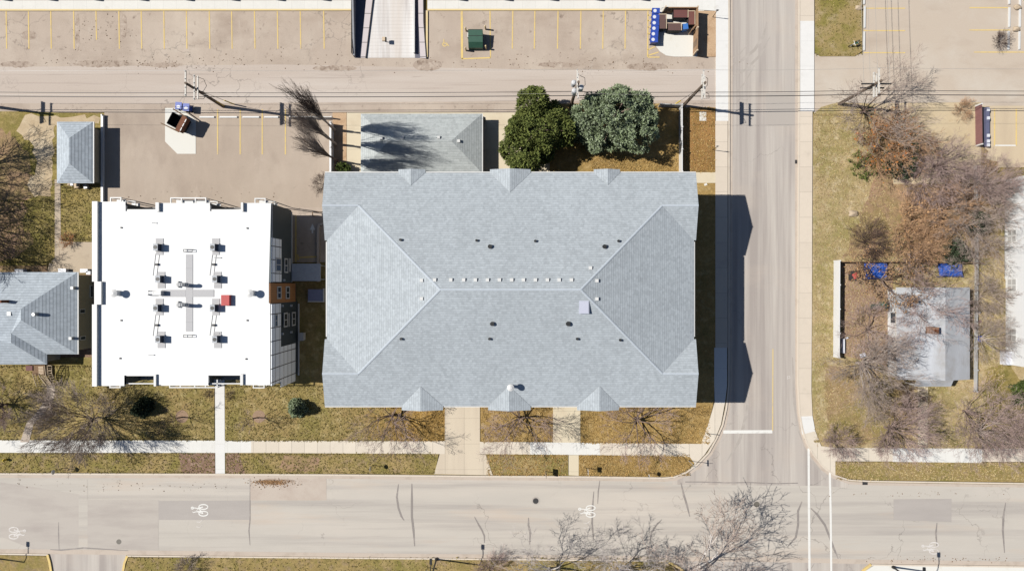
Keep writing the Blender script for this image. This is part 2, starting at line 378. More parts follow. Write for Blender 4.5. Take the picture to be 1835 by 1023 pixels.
M['leaf_green'] = leaf('evergreen leaves', T(78, 96, 48), T(108, 122, 62), T(58, 74, 38))
M['leaf_orange'] = leaf('orange leaves', T(226, 150, 70), T(206, 130, 64), T(186, 110, 60))
M['leaf_dark'] = leaf('dark conifer needles', T(70, 84, 60), T(88, 100, 76), T(56, 68, 50))

exec_parts = []
# ================================================================== GROUND
g = MB().sheet([(-500, -500), (500, -500), (500, 500), (-500, 500)], -.10)
struct('ground', g, M['grass_strip'])
# --- bottom street (runs east-west) and side avenue (north-south)
L, R_, TOP, BOT = -900, 2700, -900, 1900
st = MB().sheet(PP([(L, 844), (0, 850), (500, 851), (860, 854), (1210, 857), (1520, 864), (1835, 868), (R_, 878), (R_, 1022), (1835, 1014), (1560, 1010), (1430, 1006), (1000, 1000), (600, 997), (0, 990), (L, 980)]), 0)
street = struct('street', st, M['street'])
av = MB().sheet(PP([(1305, TOP), (1305, 690), (1300, 735), (1293, 765), (1281, 790), (1263, 818), (1246, 836), (1228, 848), (1205, 857), (1205, 868), (1470, 870), (1520, 874), (1520, 863), (1490, 849), (1470, 831), (1455, 812), (1444, 790), (1436, 765), (1431, 735), (1429, 690), (1432, TOP)]), .004)
avenue = struct('avenue', av, M['avenue'])
sleg = MB().sheet(PP([(1195, 1003), (1230, 1026), (1235, BOT), (1540, BOT), (1540, 1024), (1560, 1009)]), .004)
struct('avenue_south', sleg, M['avenue'])
# driveway south-left between the yellow kerbs
dv = MB().sheet(PP([(84, 990), (94, 1040), (94, BOT), (216, BOT), (216, 1040), (230, 993)]), .004)
struct('entrance_drive', dv, M['avenue'])
# --- parking lots and alley
lot = MB().sheet(PP([(L, 19), (1283, 19), (1283, 202), (L, 202)]), 0)
lotn = struct('parking_lot', lot, M['lot'])
alley = MB().sheet(PP([(L, 121), (60, 120), (500, 116), (1000, 126), (1283, 124), (1283, 180), (600, 184), (300, 186), (L, 184)]), .004)
struct('alley', alley, M['alley'])
lot2 = MB().sheet(PP([(187, 202), (600, 202), (600, 420), (583, 420), (583, 372), (187, 372)]), 0)
lots = struct('parking_lot_rear', lot2, M['lot_rear'])
dr = MB().sheet(PP([(500, 372), (583, 372), (583, 470), (500, 470)]), 0)
struct('garage_drive', dr, M['lot'])
lotr = MB().sheet(PP([(1547, TOP), (R_, TOP), (R_, 190), (1500, 190), (1480, 196), (1472, 205), (1459, 205), (1459, 97), (1547, 97)]), .004)
lotr = struct('parking_lot_east', lotr, surf('pale lot', T(214, 198, 180), ((T(224, 214, 200), .12, U, .45, .7, .8), (T(196, 178, 160), .3, (.4, 1, 1), .52, .72, .7)), ((9, U, .05), (28, U, .07)), bump=(30, .25)))
lot5 = MB().sheet(PP([(1757, 190), (R_, 190), (R_, 300), (1757, 300)]), .008)
struct('parking_bay_east', lot5, surf('sand asphalt', T(222, 202, 172), ((T(206, 186, 160), .2, (1.5, .3, 1), .5, .7, .8),), ((9, U, .05), (28, U, .07))))
dirtr = MB().sheet(PP([(1560, 186), (1757, 184), (1757, 330), (1600, 330), (1590, 250)]), .115)
struct('dirt_lot', dirtr, surf('packed sand', T(220, 200, 166), ((T(206, 184, 148), .2, U, .45, .65, .8), (T(190, 160, 100), .6, U, .6, .75, .6)), ((5, U, .06), (24, U, .09))))

# --- lawns (raised) and walks
def lawn(pts, m, z=.10): return struct('lawn', MB().prism(PP(pts, z), -.08, z), m)
def walk(pts, m, z=.12, name='pavement'): return struct(name, MB().prism(PP(pts, z), -.08, z), m)
# left part
lawn([(L, 202), (34, 200), (183, 205), (183, 330), (98, 330), (98, 465), (84, 474), (60, 476), (L, 476)], M['grass_green'])
struct('bare_dirt', MB().sheet(PP(rough([(45, 206), (178, 210), (178, 222), (97, 224), (95, 330), (92, 352), (62, 352), (50, 330), (66, 300), (60, 262), (30, 235)], 4), .105), .106), M['dirt'])
lawn([(109, 333), (183, 333), (183, 376), (168, 376), (168, 433), (112, 434), (109, 425)], M['grass_green'])
walk([(98, 322), (108, 322), (109, 425), (113, 433), (167, 434), (167, 490), (84, 490), (88, 472), (98, 463)], surf('patio concrete', T(206, 188, 164), ((T(180, 160, 140), .6, U, .55, .72, .6),), ((12, U, .06),), bump=(30, .2)), .12, 'patio')
struct('leaf_bed', MB().sheet(PP(rough([(-200, 240), (20, 236), (48, 270), (60, 330), (40, 400), (60, 440), (20, 468), (-200, 468)], 8), .1), .104), M['grass_litter'])
lawn([(L, 476), (84, 476), (84, 492), (L, 492)], M['grass_litter'], .098)
lawn([(L, 492), (186, 492), (186, 640), (L, 640)], M['mulch'], .02)
lawn([(L, 640), (384, 640), (384, 789), (L, 789)], M['grass_front'])
walk([(84, 690), (98, 690), (97, 712), (88, 728), (74, 744), (60, 760), (52, 792), (36, 792), (48, 756), (66, 738), (80, 718), (84, 704)], surf('old path concrete', T(204, 188, 172), (), ((8, U, .08), (24, U, .08)), joints=((1, .55, 0, .06, .35),)), .13, 'path')
lawn([(403, 660), (600, 660), (600, 640), (797, 640), (797, 790), (403, 789)], M['grass_blend'])
lawn([(520, 505), (600, 505), (600, 660), (520, 660)], M['grass_front'], .096)
lawn([(861, 640), (991, 640), (991, 791), (861, 791)], M['grass_gold'])
lawn([(1040, 640), (1240, 640), (1240, 308.5), (1282, 308.5), (1282, 690), (1277, 730), (1270, 757), (1256, 795), (1040, 794)], M['grass_gold'])
lawn([(L, 810), (385, 811), (385, 848), (L, 842)], M['grass_strip'])
lawn([(404, 811), (786, 813), (779, 849), (404, 848)], M['grass_strip'])
lawn([(870, 813), (1018, 814), (1018, 851), (884, 851)], M['grass_strip'])
lawn([(1037, 815), (1236, 818), (1246, 828), (1230, 842), (1215, 850), (1190, 854), (1037, 852)], M['grass_gold'])
lawn([(1224, 193), (1282, 193), (1282, 308), (1224, 308)], surf('gold leafy grass', T(178, 136, 84), ((T(150, 118, 66), .6, (1, .3, 1), .45, .6, .8),), ((8, U, .2), (24, U, .25)), .95, .1, bump=(14, 1)))
lawn([(985, 186), (1218, 186), (1218, 312), (985, 312)], M['grass_gold'])
struct('mulch_patch', MB().sheet(PP([(405, 812), (428, 812), (440, 848), (405, 848)], .1), .104), M['mulch'])
struct('mulch_patch', MB().sheet(PP(rough([(508, 816), (560, 816), (574, 822), (568, 844), (515, 844), (500, 836)], 2.5, 5), .1), .104), M['grass_litter'])
struct('mulch_patch', MB().sheet(PP([(320, 812), (385, 811), (385, 848), (326, 848)], .1), .104), M['mulch'])
walk([(L, 787), (384, 789), (384, 811), (L, 810)], M['walk_xw'])
walk([(384, 789), (450, 789), (450, 811), (384, 811)], M['walk_xw'], .122)
walk([(450, 789), (797, 790), (797, 813), (450, 811)], M['walk_x'])
walk([(860, 791), (950, 792), (950, 814), (860, 813)], M['walk_x'])
walk([(950, 792), (1075, 793), (1075, 815), (950, 814)], M['walk_xw'])
walk([(1075, 793), (1256, 795), (1270, 757), (1281, 722), (1299, 722), (1292, 760), (1281, 787), (1262, 815), (1246, 832), (1236, 818), (1075, 815)], M['walk_x'])
walk([(385, 640), (402, 640), (403, 848), (386, 848)], M['walk_yw'], .126)
walk([(797, 640), (860, 640), (860, 814), (870, 814), (883, 851), (778, 849), (788, 813), (797, 813)], M['drive'], .118, 'driveway')
walk([(991, 640), (1040, 640), (1040, 794), (991, 792)], M['pad'], .118)
walk([(1019, 815), (1037, 815), (1037, 852), (1019, 851)], M['pad'], .118)
walk([(1283, TOP), (1305, TOP), (1305, 217), (1283, 217)], M['walk_yw'])
walk([(1282, 217), (1304, 217), (1304, 623), (1282, 623)], M['walk_y'])
walk([(1280, 623), (1303, 623), (1303, 690), (1299, 722), (1281, 722), (1280, 690)], M['walk_blue'])
walk([(1230, 309), (1282, 309), (1282, 328), (1230, 328)], M['pad'], .121)
walk([(603, 202), (1000, 202), (1000, 313), (603, 313)], M['pad'], .05, 'garage_apron')
struct('gravel_bed', MB().prism(PP([(596, 202), (621, 202), (621, 312), (596, 312)], .08), -.08, .08), M['gravel'])
struct('lawn', MB().prism(PP([(978, 286), (1000, 306), (995, 286)], .12), -.08, .112), M['grass_gold'])
# east side
walk([(1434, TOP), (1459, TOP), (1459, 38), (1434, 38)], M['walk_y'])
walk([(1434, 38), (1459, 38), (1459, 200), (1434, 200)], M['walk_yw'])
walk([(1433, 200), (1456, 200), (1455, 560), (1454, 700), (1456, 745), (1433, 746), (1431, 690), (1431, 560)], M['walk_y'])
walk([(1433, 746), (1456, 745), (1461, 772), (1438, 778)], M['walk_yw'])
walk([(1438, 778), (1461, 772), (1472, 799), (1497, 802), (1497, 826), (1497, 852), (1480, 842), (1462, 822), (1446, 796)], M['walk_x'])
walk([(1497, 802), (R_, 806), (R_, 830), (1497, 826)], M['walk_x'], .121)
walk([(1600, 803), (1760, 804), (1760, 829), (1600, 827)], M['walk_xw'], .124)
lawn([(1460, TOP), (1545, TOP), (1545, 92), (1532, 101), (1470, 101), (1461, 95)], surf('worn grass', T(176, 154, 106), ((T(140, 134, 66), .3, U, .45, .6, .85), (T(190, 170, 136), .5, U, .5, .68, .8)), ((4, U, .12), (12, U, .2), (30, U, .2)), .95, .08, bump=(14, 1)))
lawn([(1458, 205), (1472, 192), (1500, 184), (1560, 186), (1600, 250), (1600, 330), (1800, 330), (1800, 500), (R_, 500), (R_, 806), (1497, 802), (1473, 799), (1462, 772), (1457, 745), (1455, 700), (1456, 560)], M['grass_straw'])
struct('leaf_bed', MB().sheet(PP(rough([(1600, 262), (1752, 256), (1790, 300), (1792, 464), (1510, 464), (1535, 400), (1560, 330)], 7), .1), .104), M['grass_litter'])
struct('leaf_bed', MB().sheet(PP([(1511, 470), (1600, 470), (1600, 660), (1511, 636)], .1), .105), surf('brown yard soil', T(176, 148, 126), ((T(146, 116, 96), .5, U, .5, .7, .6),), ((8, U, .2), (24, U, .25)), .95, .1, bump=(14, 1)))
struct('leaf_bed', MB().sheet(PP(rough([(1472, 650), (1590, 660), (1636, 695), (1636, 792), (1490, 790)], 7), .1), .103), grass('lawn under trees', T(172, 146, 108), T(150, 138, 82), T(170, 142, 124), T(190, 166, 130)))
struct('lawn', MB().sheet(PP(rough([(1765, 665), (1810, 650), (1835, 690), (2100, 700), (2100, 785), (1755, 785)], 6), .1), .103), M['grass_green'])
lawn([(1497, 827), (R_, 831), (R_, 872), (1835, 862), (1560, 859), (1520, 856), (1497, 850)], M['grass_strip'])
walk([(1645, 690), (1663, 690), (1662, 804), (1645, 803)], M['pad'], .126)
# south side
lawn([(L, 985), (0, 994), (84, 996), (94, 1040), (94, BOT), (L, BOT)], M['grass_strip'])
lawn([(230, 998), (600, 1000), (1000, 1004), (1192, 1006), (1228, 1030), (1230, BOT), (218, BOT), (218, 1040)], M['grass_strip'])
walk([(1566, 1013), (1835, 1016), (R_, 1026), (R_, 1080), (1541, 1080), (1543, 1027)], M['padw'], .12)
# upper left walkway + kerbs
walk([(L, 1), (635, 1), (635, 17), (L, 17)], M['walk_xw'], .12)
walk([(766, 1), (1186, 1), (1186, 17), (766, 17)], M['walk_xw'], .12)
walk([(1186, -3), (1283, -3), (1283, 20), (1186, 14)], M['walk_xw'], .119)
walk([(L, -40), (635, -40), (635, 1), (L, 1)], M['mulch'], .11, 'planting_bed')
walk([(766, -40), (1283, -40), (1283, 1), (766, 1)], M['mulch'], .11, 'planting_bed')
walk([(1250, 20), (1283, 20), (1283, 102), (1250, 102)], M['gravel'], .1, 'gravel_strip')
walk([(1172, 74), (1176, 84), (1183, 93), (1194, 100), (1208, 102), (1262, 102), (1262, 14), (1172, 14)], M['padw'], .05, 'concrete_pad')

def kerbs(name, pts, wd, m, z1=.15, gw=.0):
    o = struct(name, MB().kerb(PP(pts, .12), wd, -.06, z1), m)
    return o
kerbs('kerb', [(L, 842), (0, 848.5), (385, 849.5), (600, 850.5), (860, 853), (1040, 854), (1190, 856), (1208, 854.5), (1230, 846), (1250, 832), (1270, 811), (1284, 786), (1295, 762), (1302, 730), (1306, 690), (1306.5, 217), (1306.5, 20), (1306.5, TOP)], .17, M['kerb'])
kerbs('kerb', [(1433, TOP), (1432, 200), (1430, 560), (1430, 690), (1433, 740), (1438, 768), (1446, 794), (1459, 816), (1475, 836), (1495, 851), (1522, 860), (1560, 862), (1835, 866), (R_, 876)], .17, M['kerb'])
kerbs('kerb', [(L, 984), (0, 992), (86, 993.5)], .17, M['kerb'])
kerbs('kerb', [(228, 995.5), (600, 999), (1000, 1002.5), (1192, 1004.5)], .17, M['kerb'])
kerbs('kerb', [(1562, 1011.5), (1835, 1015), (R_, 1025)], .17, M['kerb'])
for p in ([(85, 993.5), (89, 1008), (92, 1026), (93, 1060)], [(228, 995.5), (223, 1008), (220, 1026), (219, 1060)], [(1195, 1005), (1212, 1014), (1229, 1025), (1234, 1040)], [(1561, 1011), (1548, 1021), (1542, 1030), (1541, 1060)]):
    kerbs('yellow_kerb', p, .26, M['yellow'], .154)
kerbs('yellow_kerb', [(L, 18), (44, 18.4), (635, 18)], .2, M['yellowk'], .14)
kerbs('yellow_kerb', [(764.8, 103), (765, 60), (765, 20)], .22, M['yellowk'], .15)
kerbs('yellow_kerb', [(766, 18), (1168, 17.8)], .2, M['yellowk'], .14)
# gutters
struct('gutter', MB().strip(PP([(L, 849.5), (0, 853.5), (385, 854), (600, 855), (860, 857.5), (1040, 858.5), (1190, 860.5), (1212, 858), (1234, 849), (1254, 835), (1274, 813), (1288, 788), (1299, 763), (1306, 730), (1310, 690), (1310.5, 217), (1310.5, TOP)]), .3, .010), M["gutter"])
struct('gutter', MB().strip(PP([(1427, TOP), (1427, 690), (1430, 740), (1435, 770), (1443, 797), (1456, 819), (1473, 840), (1494, 855), (1522, 864.5), (1560, 866.5), (1835, 870.5), (R_, 880)]), .32, .010), M["gutter"])
struct('gutter', MB().strip(PP([(L, 978), (0, 987), (300, 990), (600, 994), (1000, 998), (1190, 1000), (1430, 1003), (1560, 1006), (1835, 1009.5), (R_, 1019)]), .55, .010), M["gutter"])
# patches in the road
def patch(pts, m, z=.008): return struct('asphalt_patch', MB().sheet(PP(pts), z), m)
patch([(448, 854.5), (585, 855.5), (585, 896), (448, 896)], surf('tan patch', T(212, 198, 184), ((T(196, 178, 164), .4, U, .45, .7, .8), (T(150, 112, 86), 1.4, U, .68, .76, .8)), ((14, U, .06),)))
patch([(284, 897), (448, 896), (448, 931), (284, 931)], M['patch_dark'])
patch([(156, 895), (284, 896), (284, 984), (156, 983)], M['patch_mid'])
patch([(0, 864), (60, 872), (141, 885), (141, 986), (60, 984), (0, 960)], M['patch_mid'], .0075)
patch([(141, 858), (157, 859), (157, 984), (141, 984)], M['street'], .009)
patch([(1601, 894), (1705, 893), (1705, 935), (1601, 931)], M['patch_dark'])
struct('sealed_crack', MB().strip(PP([(1228, 863), (1260, 863), (1300, 864.5), (1345, 864), (1390, 866), (1430, 865)]), .12, .0092), M['tar'])
patch([(1601, 880), (1705, 880), (1705, 893), (1601, 893)], M['street'], .0078)
patch([(1283, 97), (1305, 97), (1305, 99), (1283, 99)], M['patch_mid'], .0085)
patch([(1372, 168), (1432, 168), (1432, 226), (1372, 226)], surf('faint patch', T(196, 187, 178), (), ((14, U, .06),)), .009)
# sealed cracks
def crack(pts, wd=.28, z=.012): return struct('sealed_crack', MB().strip(PP(pts), wd if isinstance(wd, list) else [wd * .4] + [wd] * (len(pts) - 2) + [wd * .4], z), M['tar'])
crack([(714, 867), (711, 890), (714, 910), (719, 924), (724, 932)], .22)
crack([(738, 866), (738, 895), (738, 925), (741, 950), (743, 978)], .26)
crack([(448, 856), (448, 930), (446, 950), (448, 976)], .14)
crack([(947, 927), (947, 940), (950, 955), (949, 975)], .24)
crack([(850, 925), (858, 940), (864, 950), (868, 960), (868, 972)], .2)
crack([(1064, 880), (1062, 905), (1061, 935), (1062, 950), (1064, 970)], .2)
crack([(1075, 860), (1072, 880), (1071, 902)], .16)
crack([(1220, 864), (1225, 885), (1231, 905), (1236, 925)], .24)
crack([(1186, 930), (1175, 942), (1167, 955), (1164, 972)], .2)
crack([(1437, 898), (1430, 915), (1430, 940), (1426, 962), (1412, 978)], .26)
crack([(1453, 910), (1465, 922), (1478, 940), (1486, 960), (1494, 982), (1502, 1000)], .26)
crack([(1679, 936), (1677, 955), (1679, 980)], .24)
crack([(1802, 900), (1798, 925), (1797, 950), (1800, 990)], .26)
crack([(105, 935), (105, 955), (106, 984)], .16)
crack([(90, 984), (110, 985), (150, 981), (230, 986)], .18)
for pts, wd in (([(1308, 118), (1330, 108), (1352, 90), (1368, 66), (1374, 40)], .35), ([(1308, 140), (1335, 126), (1362, 100), (1380, 66)], .3), ([(1310, 176), (1334, 150), (1352, 118)], .22), ([(1306, 108), (1325, 98), (1342, 78)], .2),
                ([(1420, 640), (1424, 720), (1432, 770), (1450, 815), (1480, 860)], .4), ([(1300, 830), (1325, 790), (1338, 740), (1342, 690)], .35)):
    struct('tyre_mark', MB().strip(PP(pts), [wd * .3] + [wd] * (len(pts) - 2) + [wd * .3], .0065), M['skid'])
for x, y in ((960, 897), (1356, 903)):
    a = P(x, y); mc = tag(MB().tube((a[0], a[1], -.02), (a[0], a[1], .02), .34, n=24).build('manhole_cover', M['irond' if x == 960 else 'iron']), 'round dark manhole cover in the street south of the long shingled building' if x == 960 else 'round paler manhole cover in the middle of the street junction', 'manhole cover')
    MB().tube((a[0], a[1], -.02), (a[0], a[1], .013), .5, n=24).build('collar', M['patch_mid'], mc)
a = P(1550, 865); MB_ = MB().box(a[0], a[1], -.02, .03, .62, .42).build('storm_drain', M['irond']); tag(MB_, 'dark square storm drain grate in the gutter by the street corner', 'drain')
a = P(1430, 290, .1); tag(MB().box(a[0] - .2, a[1], -.02, .05, .25, .45).build('storm_drain', M['irond']), 'small dark drain grate at the kerb of the east pavement', 'drain')
a = P(213, 970); tag(MB().tube((a[0], a[1], -.02), (a[0], a[1], .02), .3, n=20).build('manhole_cover', M['iron']), 'faint worn manhole cover near the south kerb at the west end of the street', 'manhole cover')

stn = surf('stained asphalt', T(190, 172, 156), ((T(150, 130, 114), 1.6, U, .48, .62, .8), (T(214, 198, 182), .9, U, .5, .66, .9), (T(110, 92, 80), 2.6, U, .62, .7, .8)), ((9, U, .08), (28, U, .08)), bump=(30, .25))
for i, (x0, y0, x1, y1) in enumerate(((0, 110, 66, 121), (130, 108, 236, 121), (250, 112, 330, 121), (740, 106, 792, 128), (1122, 113, 1196, 127), (38, 55, 66, 72), (135, 24, 143, 92), (215, 26, 228, 70), (560, 118, 640, 128), (960, 112, 1040, 121), (458, 857, 530, 868))):
    pts = [((x0 + x1) / 2 + (x1 - x0) / 2 * math.cos(t_ * .2618), (y0 + y1) / 2 + (y1 - y0) / 2 * math.sin(t_ * .2618)) for t_ in range(24)]
    struct('asphalt_stain', MB().sheet(PP(rough(pts, 1.6, 3, i)), .0095 if y0 > 800 else .0058), stn)
# --- painted markings
def mark(name, parent, pts, wd, m, z=.014):
    o = MB().strip(pts, wd, z).build(name, m, parent); return o
for x in (11, 51, 91, 132, 172, 213, 253, 293.5, 334, 375, 415, 456, 497, 538, 580):
    mark('stall_line', lotn, PP([(x, 19.5), (x + 1, 88 if x != 172 else 72)]), .13, M['yellow'])
for x in (919, 958.5, 1000, 1041, 1081, 1121):
    mark('stall_line', lotn, PP([(x, 19.5), (x - 1, 88)]), .13, M['yellow'])
mark('stall_line', lotn, PP([(827.5, 20), (828, 106)]), .26, M['yellow'])
mark('stall_line', lotn, PP([(878, 20), (879, 104)]), .14, M['yellow'])
mark('stall_line', lotn, PP([(827, 106), (879, 104)]), .16, M['yellow'])
mark('stall_line', lotn, PP([(1161, 19), (1160.5, 103)]), .16, M['yellow'])
for a, b in (((1161, 28), (1168, 28)), ((1161, 38), (1168, 36)), ((1161, 50), (1168, 47)), ((1161, 62), (1168, 58)), ((1161, 90), (1174, 84)), ((1161, 100), (1180, 94)), ((1161, 103), (1182, 103))):
    mark('hatch_line', lotn, PP([a, b]), .14, M['yellow'])
for x in (390, 430.5, 470, 511.5):
    mark('stall_line', lots, PP([(x, 196), (x, 277)]), .13, M['yellow'], .016)
for y in (15.5, 55.5, 95):
    mark('stall_line', lotr, PP([(1548, y), (1622, y)]), .12, M['yellow'], .018)
    mark('stall_line', lotr, PP([(1737 if y < 90 else 1745, y - 1), (1810 if y < 90 else 1860, y - 1)]), .13, M['yellow'], .018)
for x in (1782, 1821): mark('stall_line', lotr, PP([(x, 196), (x, 261)]), .16, M['yellow'], .022)
mark('stall_line', lotr, PP([(1783, 261), (1820, 261)]), .16, M['white'], .022)
mark('stop_line', avenue, PP([(1296, 773.5), (1384, 773)]), .38, M['white'], .012)
mark('centre_line', avenue, PP([(1385, 625), (1384.5, 771)]), .1, M['yellow'], .012)
mark('crosswalk_line', avenue, PP([(1449, 803), (1449.5, 900), (1450.5, 1022), (1451, 1060)]), .27, M['white'], .016)
mark('crosswalk_line', avenue, PP([(1487, 846), (1488.5, 920), (1489.5, 1023), (1490, 1060)]), .24, M['white'], .016)
def arcpts(cx, cy, rx, ry, n=20, a0=0, a1=360):
    return [(cx + rx * math.cos(math.radians(a0 + (a1 - a0) * i / n)), cy + ry * math.sin(math.radians(a0 + (a1 - a0) * i / n))) for i in range(n + 1)]
def sharrow(px, py, flip=1, faint=False, chev=True):
    """bicycle symbol painted sideways along the lane, plus two chevrons"""
    m = M['whitef'] if faint else M['white']; mb = MB(); f = flip
    def q(pts): return [P(px + a * f, py + b) for a, b in pts]
    for cy in (-6.5, 5.5): mb.strip(q(arcpts(6.5, cy, 8, 4.3)), .13, .016)
    mb.strip(q([(6, -6.5), (-3, -4), (-6, 2), (6, 5.5)]), .12, .017)
    mb.strip(q([(-3, -4), (3, 1), (6, 5.5)]), .11, .018)
    mb.strip(q([(-6, 2), (3, 1)]), .11, .0185)
    mb.strip(q([(-3, -4), (-8, -4.5), (-13, -5)]), .11, .019)
    mb.strip(q([(-6, 2), (-11, 3.5), (-13, 2)]), .11, .0195)
    mb.strip(q(arcpts(-13, -4.5, 2.2, 1.8, 10)), .12, .0205)
    mb.build('bicycle_marking', m, street)
    if chev:
        for k in (0, 9):
            mb2 = MB().strip(q([(5, 17 + k), (0, 21 + k), (-6, 20 + k)]), .07, .016)
            mb2.build('chevron_marking', M['whitef'], street)
sharrow(358, 914); sharrow(1052, 916); sharrow(31, 955, -1, True, False); sharrow(1667, 982, 1, True, False)
# wheelchair symbol (yellow) west of the green box
mb = MB(); mb.strip(PP(arcpts(797, 80, 3.6, 3.4, 16, -60, 240)), .11, .016)
mb.strip(PP([(795, 71), (796, 78), (801, 79), (804, 83)]), .11, .017); mb.build('wheelchair_marking', M['yellow'], lotn)
mb = MB(); mb.strip(PP([(1411, 680), (1411, 674), (1415, 674), (1416, 677), (1411, 678)]), .06, .013); mb.build('survey_marking', M['whitef'], avenue)
a = P(560, 412); mb = MB(); mb.strip(PP([(560, 418), (560, 408)]), .18, .016)
mb.sheet(PP([(555, 412), (560, 401), (565, 412)]), .017); mb.build('arrow_marking', M['white'], lots)
mark('drive_line', lots, PP([(530, 386), (530, 470)]), .22, M['yellow'], .016)
mark('drive_line', lots, PP([(533, 461.5), (568, 460)]), .2, M['yellow'], .0175)
mark('drive_line', lots, PP([(533, 456), (535, 466)]), .2, M['yellow'], .019)

# ================================================================== LONG SHINGLED BUILDING
def roof_faces(faces, name, mats, parent, thick=.16, tri=False):
    """faces: (material index, [(x,y,z)...]); adds an underside and joins them in one mesh"""
    mb = MB()
    fs = []
    for k, pts in faces:
        if tri and len(pts) > 3:
            for i in range(1, len(pts) - 1): fs.append((k, [pts[0], pts[i], pts[i + 1]]))
        else: fs.append((k, pts))
    for k, pts in fs:
        mb.k = k; mb.face(pts)
        mb.k = len(mats) - 1; mb.face([(x, y, z - thick) for x, y, z in pts][::-1])
    return mb.build(name, mats, parent)

xw, xe, yn, ys = -19.5, 19.16, 11.86, -12.69
ym = (yn + ys) / 2; EZ = 9.7; PT = .28
gn, gs = 8.3, -9.17                     # gable ridge lines of the corner wings
zg = EZ + (yn - gn) * PT; zgs = EZ + (gs - ys) * PT
zr = EZ + (yn - ym) * PT
hx = (yn - ym)                          # hip run
def hipx(side, y, z):                   # x of hip facet at height z
    return (xw + (z - EZ) / PT) if side < 0 else (xe - (z - EZ) / PT)
apw = (xw + hx, ym, zr); ape = (xe - hx, ym, zr)
bld = thing('apartment_building', 'very long building with a pale grey shingled hip roof beside the avenue, largest of all', 'building', (0, 0, 0))
OV = .22
wall = MB().prism([(xw + .6, ys + .5), (xe - .6, ys + .5), (xe - .6, yn - .5), (xw + .6, yn - .5)], -.1, EZ - .17)
wall = wall.build('wall', M['greysiding'], bld)
# gable end wall tops
for x0, x1 in ((xw + .45, xw + .6), (xe - .6, xe - .45)):
    for (ya, yb, yc, zz) in ((yn - .35, gn, gn - (zg - EZ) / PT, zg), (gs + (zgs - EZ) / PT, gs, ys + .35, zgs)):
        ge = MB(); ge.add([(x0, ya, EZ - .3), (x0, yb, zz - .2), (x0, yc, EZ - .3), (x1, ya, EZ - .3), (x1, yb, zz - .2), (x1, yc, EZ - .3)],
               [(0, 1, 2), (5, 4, 3), (0, 3, 4, 1), (1, 4, 5, 2), (2, 5, 3, 0)])
        ge.build('gable_wall', M['greysiding'], bld)
F = []
for sd, xo, ap in ((-1, xw, apw), (1, xe, ape)):
    xg = xo + sd * .22                      # gable overhang
    # valley points on the wing slopes
    Vn = (xo, gn - (zg - EZ) / PT, EZ); Vs = (xo, gs + (zgs - EZ) / PT, EZ)
    An = (hipx(sd, 0, zg), gn, zg); As = (hipx(sd, 0, zgs), gs, zgs)
    f = [An, ap, As, Vs, Vn]; F.append((1, f if sd > 0 else f[::-1]))
    for (tri, up) in (([An, (xg, gn, zg), (xg, Vn[1] , EZ), Vn], 1), ([As, (xg, gs, zgs), (xg, Vs[1], EZ), Vs], 1)):
        F.append((0, tri))
xgl, xgr = xw - .22, xe + .22
F.append((0, [(xgl, yn, EZ), (xgr, yn, EZ), (xgr, gn, zg), ((hipx(1, 0, zg)), gn, zg), ape, apw, (hipx(-1, 0, zg), gn, zg), (xgl, gn, zg)]))
F.append((0, [(xgr, ys, EZ), (xgl, ys, EZ), (xgl, gs, zgs), (hipx(-1, 0, zgs), gs, zgs), apw, ape, (hipx(1, 0, zgs), gs, zgs), (xgr, gs, zgs)]))
def upface(pts):
    n = Vector((0, 0, 0))
    for i in range(len(pts)):
        a = Vector(pts[i]); b = Vector(pts[(i + 1) % len(pts)]); n += a.cross(b)
    return pts if n.z > 0 else pts[::-1]
F = [(k, upface(p)) for k, p in F]
roof = roof_faces(F, 'roof', [M['roof_x'], M['roof_y'], M['fascia']], bld)
# small front gables
def small_gable(px0, px1, pr, side):
    x0 = P(px0, 0, EZ)[0]; x1 = P(px1, 0, EZ)[0]; xr = P(pr, 0, EZ)[0]; wd = (x1 - x0) / 2; rz_ = EZ + wd * PT * 1.0
    if side > 0: ye, yo, yi = yn, yn + .35, yn - wd
    else: ye, yo, yi = ys, ys - .42, ys + wd
    F = []
    e = .03
    for (xa, s_) in ((x0, -1), (x1, 1)):
        F.append((1, upface([(xr, yo, rz_ + e), (xa, yo, EZ + e), (xa, ye, EZ + e), (xr, yi, rz_ + e)])))
    g = roof_faces(F, 'front_gable', [M['roof_x'], M['roof_y'], M['fascia']], bld, .12)
    mb = MB(); yy0, yy1 = (ye + .02, yo - .08) if side > 0 else (yo + .08, ye - .02)
    for y_ in (yo - .1 * side,):
        mb.add([(x0 + .1, y_, EZ - .2), (x1 - .1, y_, EZ - .2), (xr, y_, rz_ - .12), (x0 + .1, y_ - .1 * side, EZ - .2), (x1 - .1, y_ - .1 * side, EZ - .2), (xr, y_ - .1 * side, rz_ - .12)],
               [(0, 1, 2), (5, 4, 3), (0, 3, 4, 1), (1, 4, 5, 2), (2, 5, 3, 0)])
    mb.build('gable_trim', M['fascia'], g)
for a in ((714, 762, 737), (878, 951, 914), (1064, 1111, 1088)): small_gable(*a, 1)
for a in ((720, 794, 755), (875, 951, 912), (1034, 1109, 1073)): small_gable(*a, -1)
